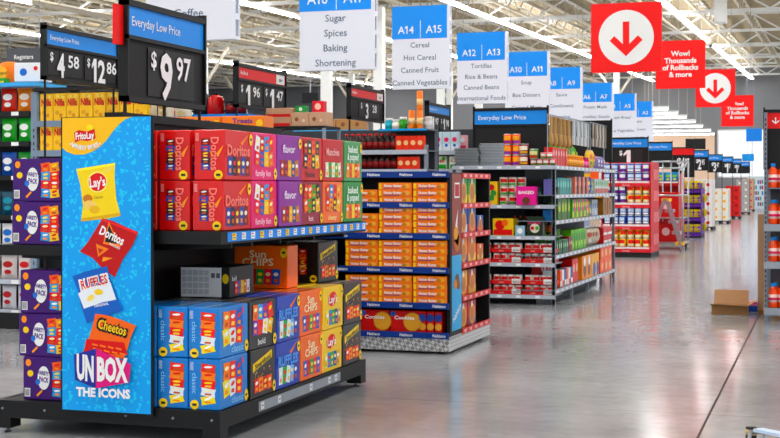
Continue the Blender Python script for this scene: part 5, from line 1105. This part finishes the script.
m = MB(); m.add([(-W_ / 2 - .02, -.09, H_ + .02), (W_ / 2 + .0, -.09, H_ + .0), (W_ / 2, 0, H_), (-W_ / 2, 0, H_), (-W_ / 2 - .02, -.09, H_ + .026), (W_ / 2, -.09, H_ + .006), (W_ / 2, 0, H_ + .006), (-W_ / 2, 0, H_ + .006)], [(0, 3, 2, 1), (4, 5, 6, 7), (0, 1, 5, 4), (2, 3, 7, 6), (1, 2, 6, 5), (3, 0, 4, 7)], CO); m.build('flap', bx, 'folded front flap')
m = MB(); m.add([(W_ / 2, .02, H_), (W_ / 2 + .08, .0, H_ + .05), (W_ / 2 + .08, D_, H_ + .05), (W_ / 2, D_ - .02, H_), (W_ / 2, .02, H_ + .006), (W_ / 2 + .08, .0, H_ + .056), (W_ / 2 + .08, D_, H_ + .056), (W_ / 2, D_ - .02, H_ + .006)], [(0, 3, 2, 1), (4, 5, 6, 7), (0, 1, 5, 4), (2, 3, 7, 6), (1, 2, 6, 5), (3, 0, 4, 7)], M('#c9a57c', .7)); m.build('flap', bx, 'side flap')
inst(carton(.30, .14, .07, '#1f4fb0', None, '#ffffff', None, spots=((.2, .5, .3, '#4a86e0'),)), 'blue_packet', (-.96, 17.0, .0015), .05, 'flat blue packet on the floor beside the cardboard box', 'packet')
inst(carton(.22, .12, .05, '#e58ac0', 'gift', '#8a2a6a', None, th=.02), 'pink_packet', (-.95, 17.0, .0735), .05, 'pink packet resting on the flat blue packet', 'packet')
# shopping cart, only its handle corner is in view
t = thing('shopping_cart', 'shopping cart with pale blue handle corner at lower right edge', 'shopping cart', (0, 0, 0))
cx, cy = -.335, 5.70
m = MB()
zt_ = .53
for k in range(7): m.tube([(cx + .02, cy - .02 - .06 * k, .30), (cx + .0, cy - .02 - .06 * k, zt_ - .03)], .004, STEEL)
m.tube([(cx, cy, zt_ - .02), (cx, cy - .55, zt_ - .06)], .008, STEEL); m.tube([(cx, cy, zt_ - .02), (cx + .5, cy + .0, zt_ - .02)], .008, STEEL); m.tube([(cx, cy, .30), (cx + .5, cy, .30)], .006, STEEL); m.tube([(cx + .5, cy, zt_ - .02), (cx + .5, cy - .55, zt_ - .06)], .008, STEEL)
for k in range(7): m.tube([(cx + .05 + .065 * k, cy, .30), (cx + .05 + .065 * k, cy, zt_ - .02)], .004, STEEL)
m.build('basket', t)
m = MB(); m.tube([(cx + .0, cy + .02, zt_ - .05), (cx + .0, cy + .02, zt_ - .004)], .022, BLACK, 12); m.tube([(cx + .0, cy + .02, zt_ - .035), (cx + .0, cy + .02, zt_ - .012)], .0235, M('#c8b08a', .4, .4), 12); m.build('corner_bumper', t)
m = MB(); m.bar((cx + .03, cy - .03, zt_ - .005), (cx + .25, cy - .25, zt_ + .0), .05, .012, M('#c8d8ec', .4)); m.build('handle_guard', t)
for x in (cx + .05, cx + .45):
    for y in (cy - .05, cy - .5): m = MB(); m.bar((x, y, .06), (x, y, .31), .02, .02, STEEL); m.tube([(x - .012, y, .04), (x + .012, y, .04)], .04, BLACK, 14); m.build('caster_leg', t)
